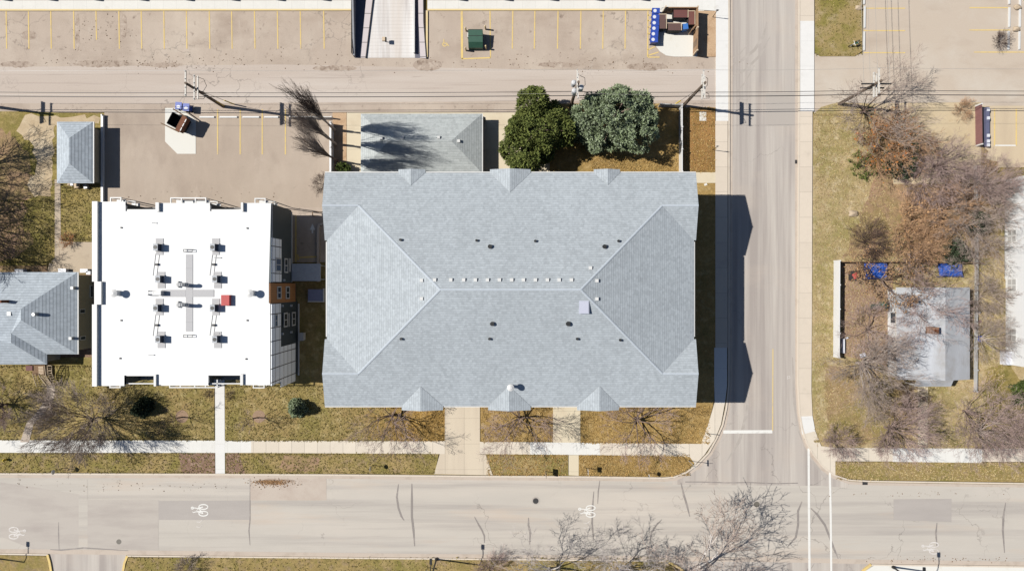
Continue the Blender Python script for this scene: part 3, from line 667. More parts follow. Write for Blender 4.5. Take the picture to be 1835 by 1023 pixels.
# ridge and hip caps
mb = MB()
def cap(a, b, wd=.22):
    a, b = Vector(a), Vector(b); d = (b - a).normalized(); s_ = d.cross(Vector((0, 0, 1))).normalized() * wd / 2; u_ = Vector((0, 0, .045))
    mb.add([tuple(a + s_ + u_ * .3), tuple(a + u_), tuple(a - s_ + u_ * .3), tuple(b + s_ + u_ * .3), tuple(b + u_), tuple(b - s_ + u_ * .3)], [(0, 1, 4, 3), (1, 2, 5, 4)])
cap(apw, ape)
for sd, ap in ((-1, apw), (1, ape)):
    cap((hipx(sd, 0, zg), gn, zg), ap); cap((hipx(sd, 0, zgs), gs, zgs), ap)
    xg = xgl if sd < 0 else xgr
    cap((hipx(sd, 0, zg), gn, zg), (xg, gn, zg)); cap((hipx(sd, 0, zgs), gs, zgs), (xg, gs, zgs))
mb.build('ridge_cap', surf('ridge cap shingle', T(204, 212, 220), (), ((4, U, .08),), .9, .15), roof)
# gutters
mb = MB()
mb.bx(xgl, xgr, yn + .02, yn + .12, EZ - .16, EZ - .05); mb.bx(xgl, xgr, ys - .12, ys - .02, EZ - .16, EZ - .05)
mb.bx(xw - .12, xw - .02, -5.4, 4.6, EZ - .16, EZ - .05); mb.bx(xe + .02, xe + .12, -5.4, 4.6, EZ - .16, EZ - .05)
mb.build('roof_gutter', M['whitetrim'], bld)
def roofz(x, y):
    z = min(EZ + (yn - y) * PT, EZ + (y - ys) * PT)
    return min(z, EZ + (x - xw) * PT, EZ + (xe - x) * PT)
def on_roof(px, py):
    z = 12.0
    for _ in range(6): x, y = P(px, py, z); z = roofz(x, y)
    return x, y, z
def vent_box(px, py):
    x, y, z = on_roof(px, py); MB().box(x, y, z - .15, z + .16, .36, .36, 0, .9).build('box_vent', M['whitetrim'], roof)
for px in (779, 808, 831, 852, 873.6, 895, 917, 938, 959.5, 981, 1002, 1024): vent_box(px, 501.5)
for px, py in ((755.5, 502.5), (755.5, 535), (1058, 480), (1069.5, 503), (1069.5, 535.5)): vent_box(px, py)
for px, py, r in ((718, 430, .13), (854, 431, .13), (878, 442, .22), (959, 432, .13), (1083, 442, .22), (1108, 432, .13), (719, 607, .13), (877, 607, .13), (882, 580, .22), (1018, 580, .24), (1034, 607, .13), (1111, 609, .13)):
    x, y, z = on_roof(px, py)
    MB().tube((x, y, z - .1), (x, y, z + .28), r, r, 12).build('black_pipe_vent', M['blackm'], roof)
x, y, z = on_roof(1046.5, 550.5)
sk_ = MB().box(x, y, z - .2, z + .22, 1.0, 1.3).build('roof_hatch', flat('lilac hatch', T(206, 210, 226), .5, .4, .02), roof)
MB().box(x + .0, y, z + .221, z + .25, .86, 1.16).build('hatch_lid', flat('lilac hatch lid', T(212, 214, 230), .5, .4, .02), sk_)
x, y, z = on_roof(915, 694)
x, y = P(915, 694, z + 1.1)
ch = MB().tube((x, y, z - .2), (x, y, z + 1.2), .17, .17, 16).build('chimney', M['galv'], roof)
MB().tube((x, y, z + 1.2), (x, y, z + 1.28), .36, .36, 20).tube((x, y, z + 1.28), (x, y, z + 1.4), .36, .12, 20).build('chimney_cap', M['whitetrim'], ch)
for i in range(7):
    for k in range(3):
        for yy, s_ in ((ys + .5, -1), (yn - .5, 1)):
            xx = -15 + i * 5.0; MB().bx(xx - .6, xx + .6, yy + s_ * .004, yy + s_ * .05, .9 + k * 3, 2.3 + k * 3).build('window', M['glass'], bld)
for i in range(4):
    for k in range(3):
        for xx, s_ in ((xw + .6, -1), (xe - .6, 1)):
            yy = -8.5 + i * 5.4; MB().bx(xx + s_ * .004, xx + s_ * .05, yy - .6, yy + .6, .9 + k * 3, 2.3 + k * 3).build('window', M['glass'], bld)

# ================================================================== WHITE FLAT-ROOFED BUILDING
wb = thing('apartment_block', 'square block with a bright white flat roof and dark green and pale panelled east front', 'building', (P(325, 525)[0], P(325, 525)[1], 0))
o_ = wb.location; wbo = (o_.x, o_.y, 0)
def part(mb, name, m, parent=None): return mb.build(name, m, parent or wb, loc=wbo if (parent is None) else None)
Z0 = 9.3
def q(px, py, z=9.6): return P(px, py, z)
outline = [(168, 364), (222, 364), (222, 378), (279, 378), (279, 364), (374, 364), (374, 378), (432, 378), (432, 364), (484, 364), (484, 506), (480, 507), (480, 543), (482, 544), (482, 690), (446, 690), (446, 686), (434, 686), (430, 686), (430, 673), (371, 673), (371, 690), (275, 690), (275, 673), (220, 673), (220, 690), (166, 690), (166, 545), (171, 545), (171, 505), (168, 505)]
def opx(l, z=9.6): return [P(a, b, z) for a, b in l]
up = [(168, 364), (222, 364), (222, 378), (279, 378), (279, 364), (374, 364), (374, 378), (432, 378), (432, 364), (484, 364), (484, 506), (168, 506)]
lo = [(480, 507), (480, 543), (482.5, 544), (482.5, 690), (430, 690), (430, 673), (371, 673), (371, 690), (275, 690), (275, 673), (220, 673), (220, 690), (166, 690), (166, 507)]
mb = MB().prism(opx(up), 2.6, Z0).prism(opx(lo), -.1, Z0)
mb.prism(opx([(200, 372), (465, 372), (465, 505.8), (172, 505.8), (172, 420)]), -.1, 2.598)
part(mb, 'wall', M['siding_green'])
deck = MB().sheet(opx(up[:-2] + lo), Z0 + .02)
deck = part(deck, 'roof_deck', M['membrane'])
# parapets
mb = MB()
def para(px0, py0, px1, py1, top):
    (xa, ya), (xb, yb) = P(px0, py0, 9.6), P(px1, py1, 9.6); mb.bx(xa, xb, ya, yb, Z0 - .3, top)
TP = 9.66
para(165.5, 361, 175, 504.5, TP); para(165.5, 545.5, 174, 692, TP); para(172.5, 504.5, 182, 545.5, TP)
para(175, 361, 222, 367.5, TP - .35); para(217, 367.5, 222.5, 379, TP - .35); para(222.5, 374.5, 279, 379, TP - .45)
para(279, 363, 285, 379, TP); para(285, 363, 374, 367.5, TP - .45); para(369, 367.5, 374.5, 379, TP - .35)
para(374.5, 374.5, 432, 379, TP - .45); para(432, 363, 436, 379, TP); para(436, 363, 485, 367.5, TP - .45)
para(174, 685, 220, 692, TP - .35); para(216, 672, 220, 685, TP - .35); para(220, 671, 275, 674.5, TP - .5)
para(275, 671, 279, 692, TP - .1); para(279, 687, 371, 692, TP - .5); para(367, 671, 371.5, 687, TP - .35)
para(371.5, 670.5, 430, 673.5, TP - .5); para(430, 670.5, 435, 690, TP - .1); para(435, 687, 484, 691, TP - .5)
para(481.5, 367.5, 485, 506, TP - .55); para(478.5, 506, 481.5, 544, TP - .55); para(480.5, 544, 484, 687, TP - .55)
para(220, 687.6, 275, 689.5, TP - .7); para(371.5, 687.6, 430, 689.5, TP - .7)
part(mb, 'parapet', M['whitetrim'])
# balcony frames: thin white U-shaped rails standing out from the walls
def frame(px0, py0, px1, py1, side, z=7.6, inner=()):
    """rail rectangle seen from above, side +1 north, -1 south"""
    mb = MB(); (xa, ya), (xb, yb) = P(px0, py0, z), P(px1, py1, z); t_ = .11
    x0, x1 = min(xa, xb), max(xa, xb); y0, y1 = min(ya, yb), max(ya, yb)
    mb.bx(x0, x1, (y1 - t_) if side > 0 else y0, y1 if side > 0 else (y0 + t_), z - .12, z)
    for xx in (x0, x1 - t_): mb.bx(xx, xx + t_, y0 + t_ * (side < 0), y1 - t_ * (side > 0), z - .12, z)
    for k in inner:
        xx = P(k, 0, z)[0]; mb.bx(xx, xx + t_, y0 + t_ * (side < 0), y1 - t_ * (side > 0), z - .12, z - .001)
    for xx in (x0 + t_ / 2, x1 - t_ / 2):
        yy = y1 - t_ / 2 if side > 0 else y0 + t_ / 2
        mb.tube((xx, yy, .0), (xx, yy, z - .12), .04, .04, 6)
    mb.bx(x0 + .12, x1 - .12, y0 + .12, y1 - .12, z - 1.15, z - 1.05)
    return part(mb, 'balcony_frame', M['whitetrim'])
frame(197, 353.5, 217.5, 375, 1, 9.1); frame(224.5, 360, 243, 379, 1, 6.2); frame(305, 354, 369.5, 375, 1, 9.1, (324, 349)); frame(370, 360.5, 390, 380, 1, 6.2)
frame(456, 355, 476, 375, 1, 9.1); frame(473.5, 360.5, 493, 380, 1, 6.4)
frame(196, 680, 216, 695, -1, 8.8); frame(303, 680, 390, 695, -1, 9.0, (322, 348, 367)); frame(453, 680, 474, 695.5, -1, 8.8); frame(474, 675, 490.5, 689, -1, 7.6)
# balcony floors in the recesses
bf_ = surf('grey balcony floor', T(160, 156, 152), (), ((3, U, .1),))
for l, z_ in (([(223, 365), (278, 365), (278, 377), (223, 377)], 6), ([(375, 365), (431, 365), (431, 377), (375, 377)], 6), ([(221, 674), (274, 674), (274, 688), (221, 688)], 6.3), ([(372, 674), (429, 674), (429, 688), (372, 688)], 6.3)):
    part(MB().prism([P(a, b, 9.6) for a, b in l], z_ - .1, z_), 'balcony_floor', bf_)
# east front
XW = P(483.5, 0, 9.6)[0]
XS = P(482.2, 0, 9.6)[0]
XB = P(479.8, 0, 9.6)[0]
def wp(X, px, py):
    z = H * (1 - X * K / (px - 917.5)); return -(py - 511.5) / K * (H - z) / H, z
def epanel(X, px0, px1, py0, py1, name, m, t_=.06, parent=None, proud=0.0):
    y0, z1 = wp(X, px0, py0); y1, _ = wp(X, (px0 + px1) / 2, py1); y0, _ = wp(X, (px0 + px1) / 2, py0); _, z1 = wp(X, px0, py0); _, z0 = wp(X, px1, py0)
    mb = MB().bx(X + .004 + proud, X + t_ + proud, min(y0, y1), max(y0, y1), max(z0, -.05), min(z1, Z0 - .05))
    return part(mb, name, m) if parent is None else mb.build(name, m, parent)
epanel(XW, 484.5, 503.5, 427.5, 505, 'pale_panelling', M['panel'])
epanel(XW, 484.5, 502.5, 544.5, 688, 'pale_panelling', M['panel'])
epanel(XW, 502.6, 529, 618, 688, 'pale_panelling', M['panel'])
wv = epanel(XB + .02, 480.5, 528, 507.5, 543, 'brown_cladding', M['wood_brown'], .10)
def ewin(X, px0, px1, py0, py1, m='glass', proud=.07):
    f = epanel(X, px0, px1, py0, py1, 'window', M['whitetrim'], .05, None, proud)
    a, b = (px1 - px0) * .13 + .4, (py1 - py0) * .07 + .6
    y0, z1 = wp(X, px0 + a, py0 + b); _, z0 = wp(X, px1 - a, py0); ya, _ = wp(X, (px0 + px1) / 2, py0 + b); yb, _ = wp(X, (px0 + px1) / 2, py1 - b); ym_ = (ya + yb) / 2
    ox, oy = wbo[0], wbo[1]
    mb = MB()
    for c, d in (((ya), ym_ + .05), (ym_ - .05, yb)):
        mb.bx(X + proud + .05 - ox + .003, X + proud + .06 - ox, min(c, d) - oy, max(c, d) - oy, z0, z1)
    mb.build('pane', M[m], f)
ewin(XB + .02, 494.5, 502, 513, 535.5, 'glass', .11); ewin(XB + .02, 510, 517, 513, 535.5, 'glass', .11)
ewin(XW, 508, 514.5, 463, 489); ewin(XW, 492, 503, 462, 487, 'glassb', .07)
ewin(XW, 507, 514, 560, 586); ewin(XW, 521.5, 528, 559, 583.5); ewin(XW, 491, 496, 563, 586, 'glassb', .07)
epanel(XW, 516, 518.5, 561, 585, 'louvre', M['galv'], .05, None, .02); epanel(XW, 517, 520.5, 463, 487, 'louvre', M['galv'], .05, None, .02)
for px, py in ((504.5, 548), (520, 547.5), (504.5, 598), (520, 595), (507, 502)):
    y, z = wp(XW, px, py); part(MB().box(XW + .12, y, z - .1, z + .1, .22, .22), 'wall_lamp', M['whitetrim'])
mb = MB(); y0, z_ = wp(XW, 520, 379); y1, _ = wp(XW, 520, 505.5); mb.bx(XW + .003, XW + .10, y1, y0, 2.45, 2.6)
y0, _ = wp(XS, 532, 544); y1, _ = wp(XS, 532, 672); mb.bx(XW + .07, XW + .2, y1, y0, .0, .35)
part(mb, 'trim_band', M['whitetrim'])
# windows on north, south, west sides, mostly hidden
mb = MB()
for px in (190, 300, 330, 355, 450):
    for k in range(3):
        x = P(px, 0, 9.6)[0]; y = P(0, 364, 9.6)[1]; mb.bx(x - .5, x + .5, y + .004, y + .04, 3.3 + (k % 2) * 3, 4.7 + (k % 2) * 3) if k < 2 else None
        y = P(0, 690, 9.6)[1]; mb.bx(x - .5, x + .5, y - .04, y - .004, .9 + k * 2.9, 2.3 + k * 2.9)
part(mb, 'window', M['glass'])
# roof features as sub-parts of the deck
def dk(mb, name, m): return mb.build(name, m, deck)
ox, oy = wbo[0], wbo[1]
def rp(px, py, z=9.4):
    x, y = P(px, py, z); return x - ox, y - oy
def drect(px0, py0, px1, py1, z0, z1, name, m, z=9.4):
    (xa, ya), (xb, yb) = rp(px0, py0, z), rp(px1, py1, z); return dk(MB().bx(xa, xb, ya, yb, z0, z1), name, m)
drect(332.5, 456, 345, 594, Z0, Z0 + .06, 'walkway_pad', M['walkpad'])
drect(289, 519, 332.3, 532, Z0, Z0 + .06, 'walkway_pad', M['walkpad']); drect(345.2, 519, 383, 532, Z0, Z0 + .06, 'walkway_pad', M['walkpad'])
for px in (205, 449):
    x, y = rp(px - 1.5, 525.5, 10.2)
    d = dk(MB().tube((x, y, Z0), (x, y, Z0 + .9), .30, .26, 16).tube((x, y, Z0 + .9), (x, y, Z0 + .98), .42, .42, 20).tube((x, y, Z0 + .98), (x, y, Z0 + 1.12), .42, .1, 20), 'dome_vent', M['whitetrim'])
x, y = rp(262, 524.5, 9.8)
dk(MB().box(x, y, Z0, Z0 + .8, .75, .5).tube((x + .4, y, Z0 + .6), (x + .9, y, Z0 + .6), .22, .22, 12).tube((x - .7, y, Z0 + .2), (x - .35, y, Z0 + .3), .08, .08), 'fan_housing', M['steel'])
x, y = rp(283, 525, 9.8); dk(MB().box(x, y, Z0, Z0 + .8, .9, .45), 'fan_housing', M['galv'])
for py in (510, 546):
    x, y = rp(317, py, 9.7)
    for dy in (-.2, .25): dk(MB().tube((x, y + dy, Z0), (x, y + dy, Z0 + .35), .12, .12, 12), 'pipe_vent', M['galv'])
    x, y = rp(323, py, 9.9)
    pts = [(x, y, Z0)] + [(x + .45 - .45 * math.cos(a_), y, Z0 + .9 + .45 * math.sin(a_)) for a_ in [math.pi * i / 8 for i in range(9)]]
    dk(MB().path(pts, .2, 10), 'gooseneck_vent', M['galv'])
x, y = rp(403, 538, 9.9); dk(MB().box(x, y, Z0, Z0 + .55, .85, 1.1), 'red_roof_hatch', M['red'])
for py, h_ in ((449, 1), (602, 1)):
    (xa, ya), (xb, yb) = rp(329, py - 2, 9.6), rp(345, py + 2, 9.6)
    mb = MB()
    for a_, b_ in (((xa, ya), (xb, ya)), ((xa, yb), (xb, yb)), ((xa, ya), (xa, yb)), ((xb, ya), (xb, yb))):
        mb.tube((*a_, Z0 + .35), (*b_, Z0 + .35), .03, .03, 5); mb.tube((*a_, Z0), (*a_, Z0 + .35), .03, .03, 5)
    dk(mb, 'pipe_rack', M['irond'])
for px, py in ((217, 408), (217, 574), (443, 409), (443, 574), (215, 642), (441, 643)):
    x, y = rp(px, py); dk(MB().tube((x, y, Z0), (x, y, Z0 + .12), .09, .09, 10), 'roof_drain', M['irond'])
for a_, b_ in (((272, 399), (281, 400)), ((266, 636), (276, 636)), ((384, 461.5), (396, 462)), ((384, 597.5), (393, 597.5)), ((252, 524.5), (258, 525))):
    x0, y0 = rp(*a_); x1, y1 = rp(*b_); dk(MB().tube((x0, y0, Z0 + .1), (x1, y1, Z0 + .1), .05, .05, 6), 'pipe_stub', M['galv'])
# rooftop AC units: things of their own
ac = thing('ac_unit', 'x', 'air conditioner', (0, 0, 0), 0, 'air conditioning units on the white roof')
bo = MB().box(-.12, 0, .12, .85, .5, .72).build('casing', M['shadeunit'], ac)  # dark body colour paints the shaded sides of a pale unit
MB().box(-.12, 0, .851, .88, .5, .72).build('top_panel', flat('grey unit top', T(190, 194, 200)), bo)
MB().tube((-.12, 0, .881), (-.12, 0, .9), .2, .2, 16).build('fan_grille', M['blackm'], bo)
MB().box(-.1, .72, 0, .05, .8, .5).box(-.1, 0, .0, .14, .75, .9).box(-.1, -.62, 0, .05, .75, .3).build('pad', M['walkpad'], ac)
aclab = ['north end of the western column, above the others', 'second from north in the western column', 'third from north in the western column', 'south end of the western column',
         'north end of the eastern column', 'second from north in the eastern column', 'in the eastern column, nearest the red hatch', 'south end of the eastern column']
k = 0
for px in (281, 382):
    for py in (443, 500, 552, 608):
        x, y = P(px + (0 if px < 300 else 1), py, 10.1)
        lb = 'shade-painted roof air conditioner on grey pads, ' + aclab[k]
        if k == 0: ac.location = (x, y, Z0 + .02); ac['label'] = lb
        else:
            c_ = dup(ac, (x, y, Z0 + .02), 0, lb)
            if py in (500, 608): c_.rotation_euler.z = math.pi
        k += 1
for i, (px, pys, wq) in enumerate(((281, (454, 494), 'between the two northern units, western column'), (281, (563, 602), 'between the two southern units, western column'), (383, (454, 494), 'between the two northern units, eastern column'), (383, (564, 601), 'between the two southern units, eastern column'))):
    x0, y0 = P(px + 1, pys[0], 9.4); x1, y1 = P(px - 4, pys[1], 9.4); xm, ym2 = (x0 + x1) / 2, (y0 + y1) / 2
    mb = MB()
    for d in (-.2, .2): mb.path([(x0 + d, y0, Z0 + .05), (xm + d, ym2, Z0 + .05), (x1 + d, y1, Z0 + .05)], .016, 4)
    mb.box(xm + .1, ym2, Z0 + .02, Z0 + .25, .28, .22)
    tag(mb.build('refrigerant_line', M['irond']), 'thin dark pipe pair on the white roof, ' + wq, 'pipe', 'refrigerant lines on the white roof')
# canopy over the side entrance
cn = thing('entrance_canopy', 'flat grey slab canopy in the gap between the white roofed block and the long roof', 'canopy', (*P(549, 488), 0))
cx, cy = cn.location.x, cn.location.y
(xa, ya), (xb, yb) = P(523, 472.5, 2.8), P(574, 503.5, 2.8)
MB().bx(xa - cx, xb - cx, ya - cy, yb - cy, 2.6, 2.8).build('roof_slab', flat('slate blue canopy', T(200, 206, 216), .6, .3), cn)
for x in (xa + .2, xb - .2):
    for y in (ya - .2, yb + .2): MB().tube((x - cx, y - cy, 0), (x - cx, y - cy, 2.6), .08, .08, 8).build('post', M['galv'], cn)
(xa, ya), (xb, yb) = P(551, 518, 1), P(579, 540, 1)
t_ = thing('bulkhead', 'low dark box with pale rim in the shaded gap, just south of the grey canopy', 'hatch', ((xa + xb) / 2, (ya + yb) / 2, 0))
MB().bx(-.9, .9, -.7, .7, 0, .9).build('body', flat('bulkhead navy', T(150, 156, 190)), t_)
mb = MB(); mb.bx(.9, 1.02, -.8, .8, 0, 1.02).bx(-.9, .9, -.8, -.7, 0, 1.0).build('rim', M['whitetrim'], t_)
(xa, ya) = P(540, 603, .8)
t_ = thing('utility_cabinet', 'small white cabinet on the shaded strip beside the panelled wall', 'cabinet', (xa, ya, 0))
MB().box(0, 0, 0, 1.0, .55, .85).build('body', M['whitetrim'], t_); MB().box(0, 0, 1.001, 1.05, .65, .95).build('lid', M['galv'], t_)
mb = MB().kerb(PP([(571, 505), (571, 410), (573, 403), (580, 401), (590, 401)]), .3, 0, .3).build('low_wall', M['gutter']); tag(mb, 'low pale kerb wall curving beside the shaded garage drive', 'low wall')
mb = MB()
for x in (560, 580):
    a_ = P(x, 386, 1); mb.tube((*a_, 0), (*a_, 1.0), .05, .05, 6)
a_, b_ = P(560, 380, 1), P(580, 380, 1); mb.tube((*a_, 1), (*b_, 1), .05, .05, 6); mb.tube((*P(560, 386, 1), 1), (*a_, 1), .05, .05, 6); mb.tube((*P(580, 386, 1), 1), (*b_, 1), .05, .05, 6)
tag(mb.build('pipe_rail', M['timberd']), 'small brown pipe rail at the mouth of the garage drive', 'rail')

# ================================================================== WEST HOUSE
hs = thing('house', 'one storey house with grey shingled hip roof and olive walls at the west edge', 'house', (*P(60, 570), 0))
def HP(px, py, z): x, y = P(px, py, z); return (x - hs.location.x, y - hs.location.y, z)
e = 2.9
A = HP(37.5, 553.5, 5.3); B = HP(37.5, 573.5, 5.3); NE = HP(139, 487.5, e); SE = HP(139, 634.5, e)
C1 = HP(20, 597, 4.7); C2 = HP(20, 614, 4.7); D1 = HP(84, 634.5, 2.95); D2 = HP(84, 652.5, e)
NW = HP(-70, 487.5, e); SW = HP(-70, 653, e); RW = HP(-30, 560, 5.3); RW2 = HP(-20, 606, 4.7)
F = [(1, [NE, A, B, SE]), (0, [NE, NW, RW, A]), (0, [SE, B, C1, D1]), (1, [D1, C1, C2, D2]), (0, [D2, C2, RW2, SW]), (0, [A, RW, RW2, C1, B]), (0, [RW2, C2, C1]), (1, [NW, SW, RW2, RW])]
F = [(k, upface(p)) for k, p in F]
hroof = roof_faces(F, 'roof', [M['hroof_x'], M['hroof_y'], M['fascia']], hs, .15, True)
xa, ya = P(166, 491)[0] - hs.location.x, NE[1] - .35
yb = P(0, 632, 2.9)[1] - hs.location.y + .3
MB().bx(-13, xa, yb, ya, -.1, 2.75).build('wall', M['olive'], hs)
xd, yd = P(84, 653, 2.9); MB().bx(-12.9, xd - hs.location.x - .3, yd - hs.location.y + .3, yb - .002, -.1, 2.7).build('wall', M['greysiding'], hs)
mb = MB()
mb.bx(NE[0] - .0, NE[0] + .1, SE[1], NE[1], e - .14, e + .0); part_ = mb.build('roof_gutter', M['whitetrim'], hs)
for px, py, sx, sy in ((163.5, 522, .3, 1.5), (147, 557.5, .5, .55), (148, 605.5, .5, .5)):
    X = P(166, 0)[0]; z = H * (1 - X * K / (px - 917.5)); y = -(py - 511.5) / K * (H - z) / H
    X -= hs.location.x; y -= hs.location.y
    f = MB().bx(X + .004, X + .06, y - sy / 2, y + sy / 2, z - sx, z + sx).build('window', M['whitetrim'], hs)
    MB().bx(X + .062, X + .07, y - sy / 2 + .1, y + sy / 2 - .1, z - sx + .1, z + sx - .1).build('pane', M['glass'], f)
def hz(px, py, z, h_, r, name, m, sq=False):
    x, y, zz = HP(px, py, z)
    mb = MB()
    if sq: mb.box(x, y, z - .3, z + h_, r * 2, r * 2)
    else: mb.tube((x, y, z - .3), (x, y, z + h_), r, r, 12)
    return mb.build(name, m, hroof)
hz(131, 516, 3.2, .25, .16, 'roof_vent', M['whitetrim'], True); hz(128, 606, 3.2, .25, .16, 'roof_vent', M['whitetrim'], True); hz(66, 563, 4.6, .6, .2, 'roof_vent', M['galv'])
hz(18, 562, 5.1, .2, .22, 'roof_vent', M['whitetrim'], True); hz(10, 540, 5.0, .9, .16, 'chimney', M['rust'], True)
for px, py, s_ in ((36, 485, 1.0), (113, 484.5, .9), (152, 485, .9), (160, 489, .5)):
    x, y = P(px, py, .5); tag(MB().box(x, y, .1, .7, s_, .4).build('planter', M['whitep']), {36: 'long white planter box against the north wall of the west house', 113: 'white planter box on the patio, by the corner of the west house', 152: 'larger white bin box beside the tan wall, nearest the white roofed block', 160: 'tiny white box at the very corner by the white roofed block'}[px], 'planter')
# porch, stairs and ramp rails
pr = thing('porch_steps', 'timber porch steps with pale railings leading down to the winding path', 'stairs', (*P(80, 672), 0))
pc = pr.location
def LP_(px, py, z): x, y = P(px, py, z); return (x - pc.x, y - pc.y, z)
(xa, ya, _), (xb, yb, _) = LP_(58, 654, .9), LP_(80, 672, .9); MB().bx(xa, xb, ya, yb, .05, .9).build('deck', M['timberd'], pr)
(xa, ya, _), (xb, yb, _) = LP_(46, 655, 1), LP_(58, 664, 1); MB().bx(xa, xb, ya, yb, .05, 1.0).build('red_bench', M['maroonlid'], pr)
def stairs(x0, y0, x1, y1, n, wd, z0, z1):
    """treads going from (x0,y0) high to (x1,y1) low"""
    mb = MB(); d = Vector((x1 - x0, y1 - y0)); a_ = math.atan2(d.y, d.x)
    for i in range(n):
        f = (i + .5) / n; zz = z0 + (z1 - z0) * f; mb.box(x0 + d.x * f, y0 + d.y * f, zz - .08, zz, d.length / n * .62, wd, a_)
    return mb.build('treads', M['timber'], pr)
a_, b_ = LP_(73, 656, 1), LP_(74, 672, .95); stairs(a_[0], a_[1], b_[0], b_[1], 6, .6, 1.0, .95)
a_, b_ = LP_(75, 673, .9), LP_(88, 690, .1); stairs(a_[0], a_[1], b_[0], b_[1], 8, .75, .9, .15)
mb = MB()
def rail(p0, p1, z0, z1, n):
    a_, b_ = LP_(*p0, z0), LP_(*p1, z1)
    mb.tube(a_, b_, .045, .045, 5); mb.tube((a_[0], a_[1], a_[2] - .45), (b_[0], b_[1], b_[2] - .45), .03, .03, 5)
    for i in range(n + 1):
        f = i / n; x, y, z = (a_[j] + (b_[j] - a_[j]) * f for j in range(3)); mb.tube((x, y, z - .9), (x, y, z), .03, .03, 5)
for p in (((80, 655), (82, 672), 1.9, 1.9, 6), ((82, 672), (94, 691), 1.9, 1.1, 8), ((70, 672), (84, 691), 1.9, 1.1, 8), ((58, 670), (66, 693), 1.5, 1.0, 6)): rail(*p)
mb.build('railing', M['timber'], pr)
mb = MB()
a_, b_ = LP_(85, 654, 1), LP_(93, 654, 1)
for i in range(9):
    f = i / 8; y_ = 655 + f * 35; x_ = 85 + max(0, f - .45) * 24
    p0, p1 = LP_(x_, y_, 1.1 - f * .8), LP_(x_ + 8, y_, 1.1 - f * .8); mb.tube(p0, p1, .05, .05, 4)
for dx in (0, 8):
    pts = [LP_(85 + dx + max(0, i / 8 - .45) * 24, 655 + i / 8 * 35, 1.15 - i / 8 * .8) for i in range(9)]; mb.path(pts, .045, 5)
mb.build('slatted_rail', M['timber'], pr)

# ================================================================== GARAGES
def hip_roof(root, x0, x1, y0, y1, ez, pitch, mats, axis, inner=.15, thick=.12):
    cx, cy = (x0 + x1) / 2, (y0 + y1) / 2
    if axis == 'x': r = (y1 - y0) / 2; a_, b_ = (x0 + r, cy), (x1 - r, cy)
    else: r = (x1 - x0) / 2; a_, b_ = (cx, y0 + r), (cx, y1 - r)
    z = ez + r * pitch; A_, B_ = (*a_, z), (*b_, z)
    c = [(x0, y0, ez), (x1, y0, ez), (x1, y1, ez), (x0, y1, ez)]
    if axis == 'x': F = [(0, [c[0], c[1], B_, A_]), (0, [c[2], c[3], A_, B_]), (1, [c[1], c[2], B_]), (1, [c[3], c[0], A_])]
    else: F = [(1, [c[1], c[2], B_, A_]), (1, [c[3], c[0], A_, B_]), (0, [c[0], c[1], A_]), (0, [c[2], c[3], B_])]
    return roof_faces([(k, upface(p)) for k, p in F], 'roof', mats, root, thick)
gx, gy = P(135, 272, 2.2)
gr = thing('garage', 'small garage with grey hip roof beside the thin white fence, by the bare dirt yard', 'garage', (gx, gy, 0))
(x0, y1), (x1, y0) = P(102, 218.5, 2.1), P(167, 328.5, 2.1)
hr = hip_roof(gr, x0 - gx, x1 - gx, y0 - gy, y1 - gy, 2.1, .5, [M['hroof_x'], M['hroof_y'], M['fascia']], 'y')
xe2 = P(181.5, 0)[0]
MB().bx(x0 - gx + .4, xe2 - gx, y0 - gy + .35, y1 - gy - .6, -.05, 1.97).build('wall', M['olive'], gr)
MB().bx(x1 - gx, x1 - gx + .09, y0 - gy, y1 - gy, 1.97, 2.1).build('roof_gutter', M['whitetrim'], gr)
for px, py, s_, m, lb in ((129.5, 330.5, .3, 'whitep', 'small white jug beside the south wall of the little garage'), (137.5, 333, .5, 'timber', 'cream box beside the south wall of the little garage'), (154, 335, .4, 'galv', 'grey canister on the ground in the shade of the little garage')):
    x, y = P(px, py, .4); tag(MB().box(x, y, .1, .55, s_, s_ * 1.1, .2).build('storage_box', M[m]), lb, 'box')
gx, gy = P(755, 257, 2.5)
g2 = thing('long_garage', 'long garage with pale hip roof streaked by tree shadows, north of the long building', 'garage', (gx, gy, 0))
(x0, y1), (x1, y0) = P(646.5, 204, 2.1), P(864, 310.5, 2.1)
hr2 = hip_roof(g2, x0 - gx, x1 - gx, y0 - gy, y1 - gy, 2.1, .42, [M['groof_x'], M['groof_y'], M['fascia']], 'x')
MB().bx(x0 - gx + .35, x1 - gx - .35, y0 - gy + .35, y1 - gy - .35, -.05, 1.97).build('wall', M['greysiding'], g2)
MB().bx(x1 - gx, x1 - gx + .09, y0 - gy, y1 - gy, 1.97, 2.1).build('roof_gutter', M['whitetrim'], g2)
for px, py, z in ((684, 248.5, 3.2), (721.5, 248, 3.2), (786.5, 247.5, 3.2), (822, 253, 3.3)):
    x, y = P(px, py, z); x -= gx; y -= gy
    zz = min(2.1 + (y - (y0 - gy)) * .42, 2.1 + ((y1 - gy) - y) * .42, 2.1 + ((x1 - gx) - x) * .42)
    MB().box(x, y, zz - .15, zz + .2, .34, .34, 0, .9).build('box_vent', M['whitetrim'], hr2)
mb = MB()
for k in range(4): mb.bx(-6 + k * 3.6, -3.4 + k * 3.6, y1 - gy - .346, y1 - gy - .30, 0, 1.9)
mb.build('garage_door', M['whitesiding'], g2)
mb = MB()
x, y = P(0, 308, 2)
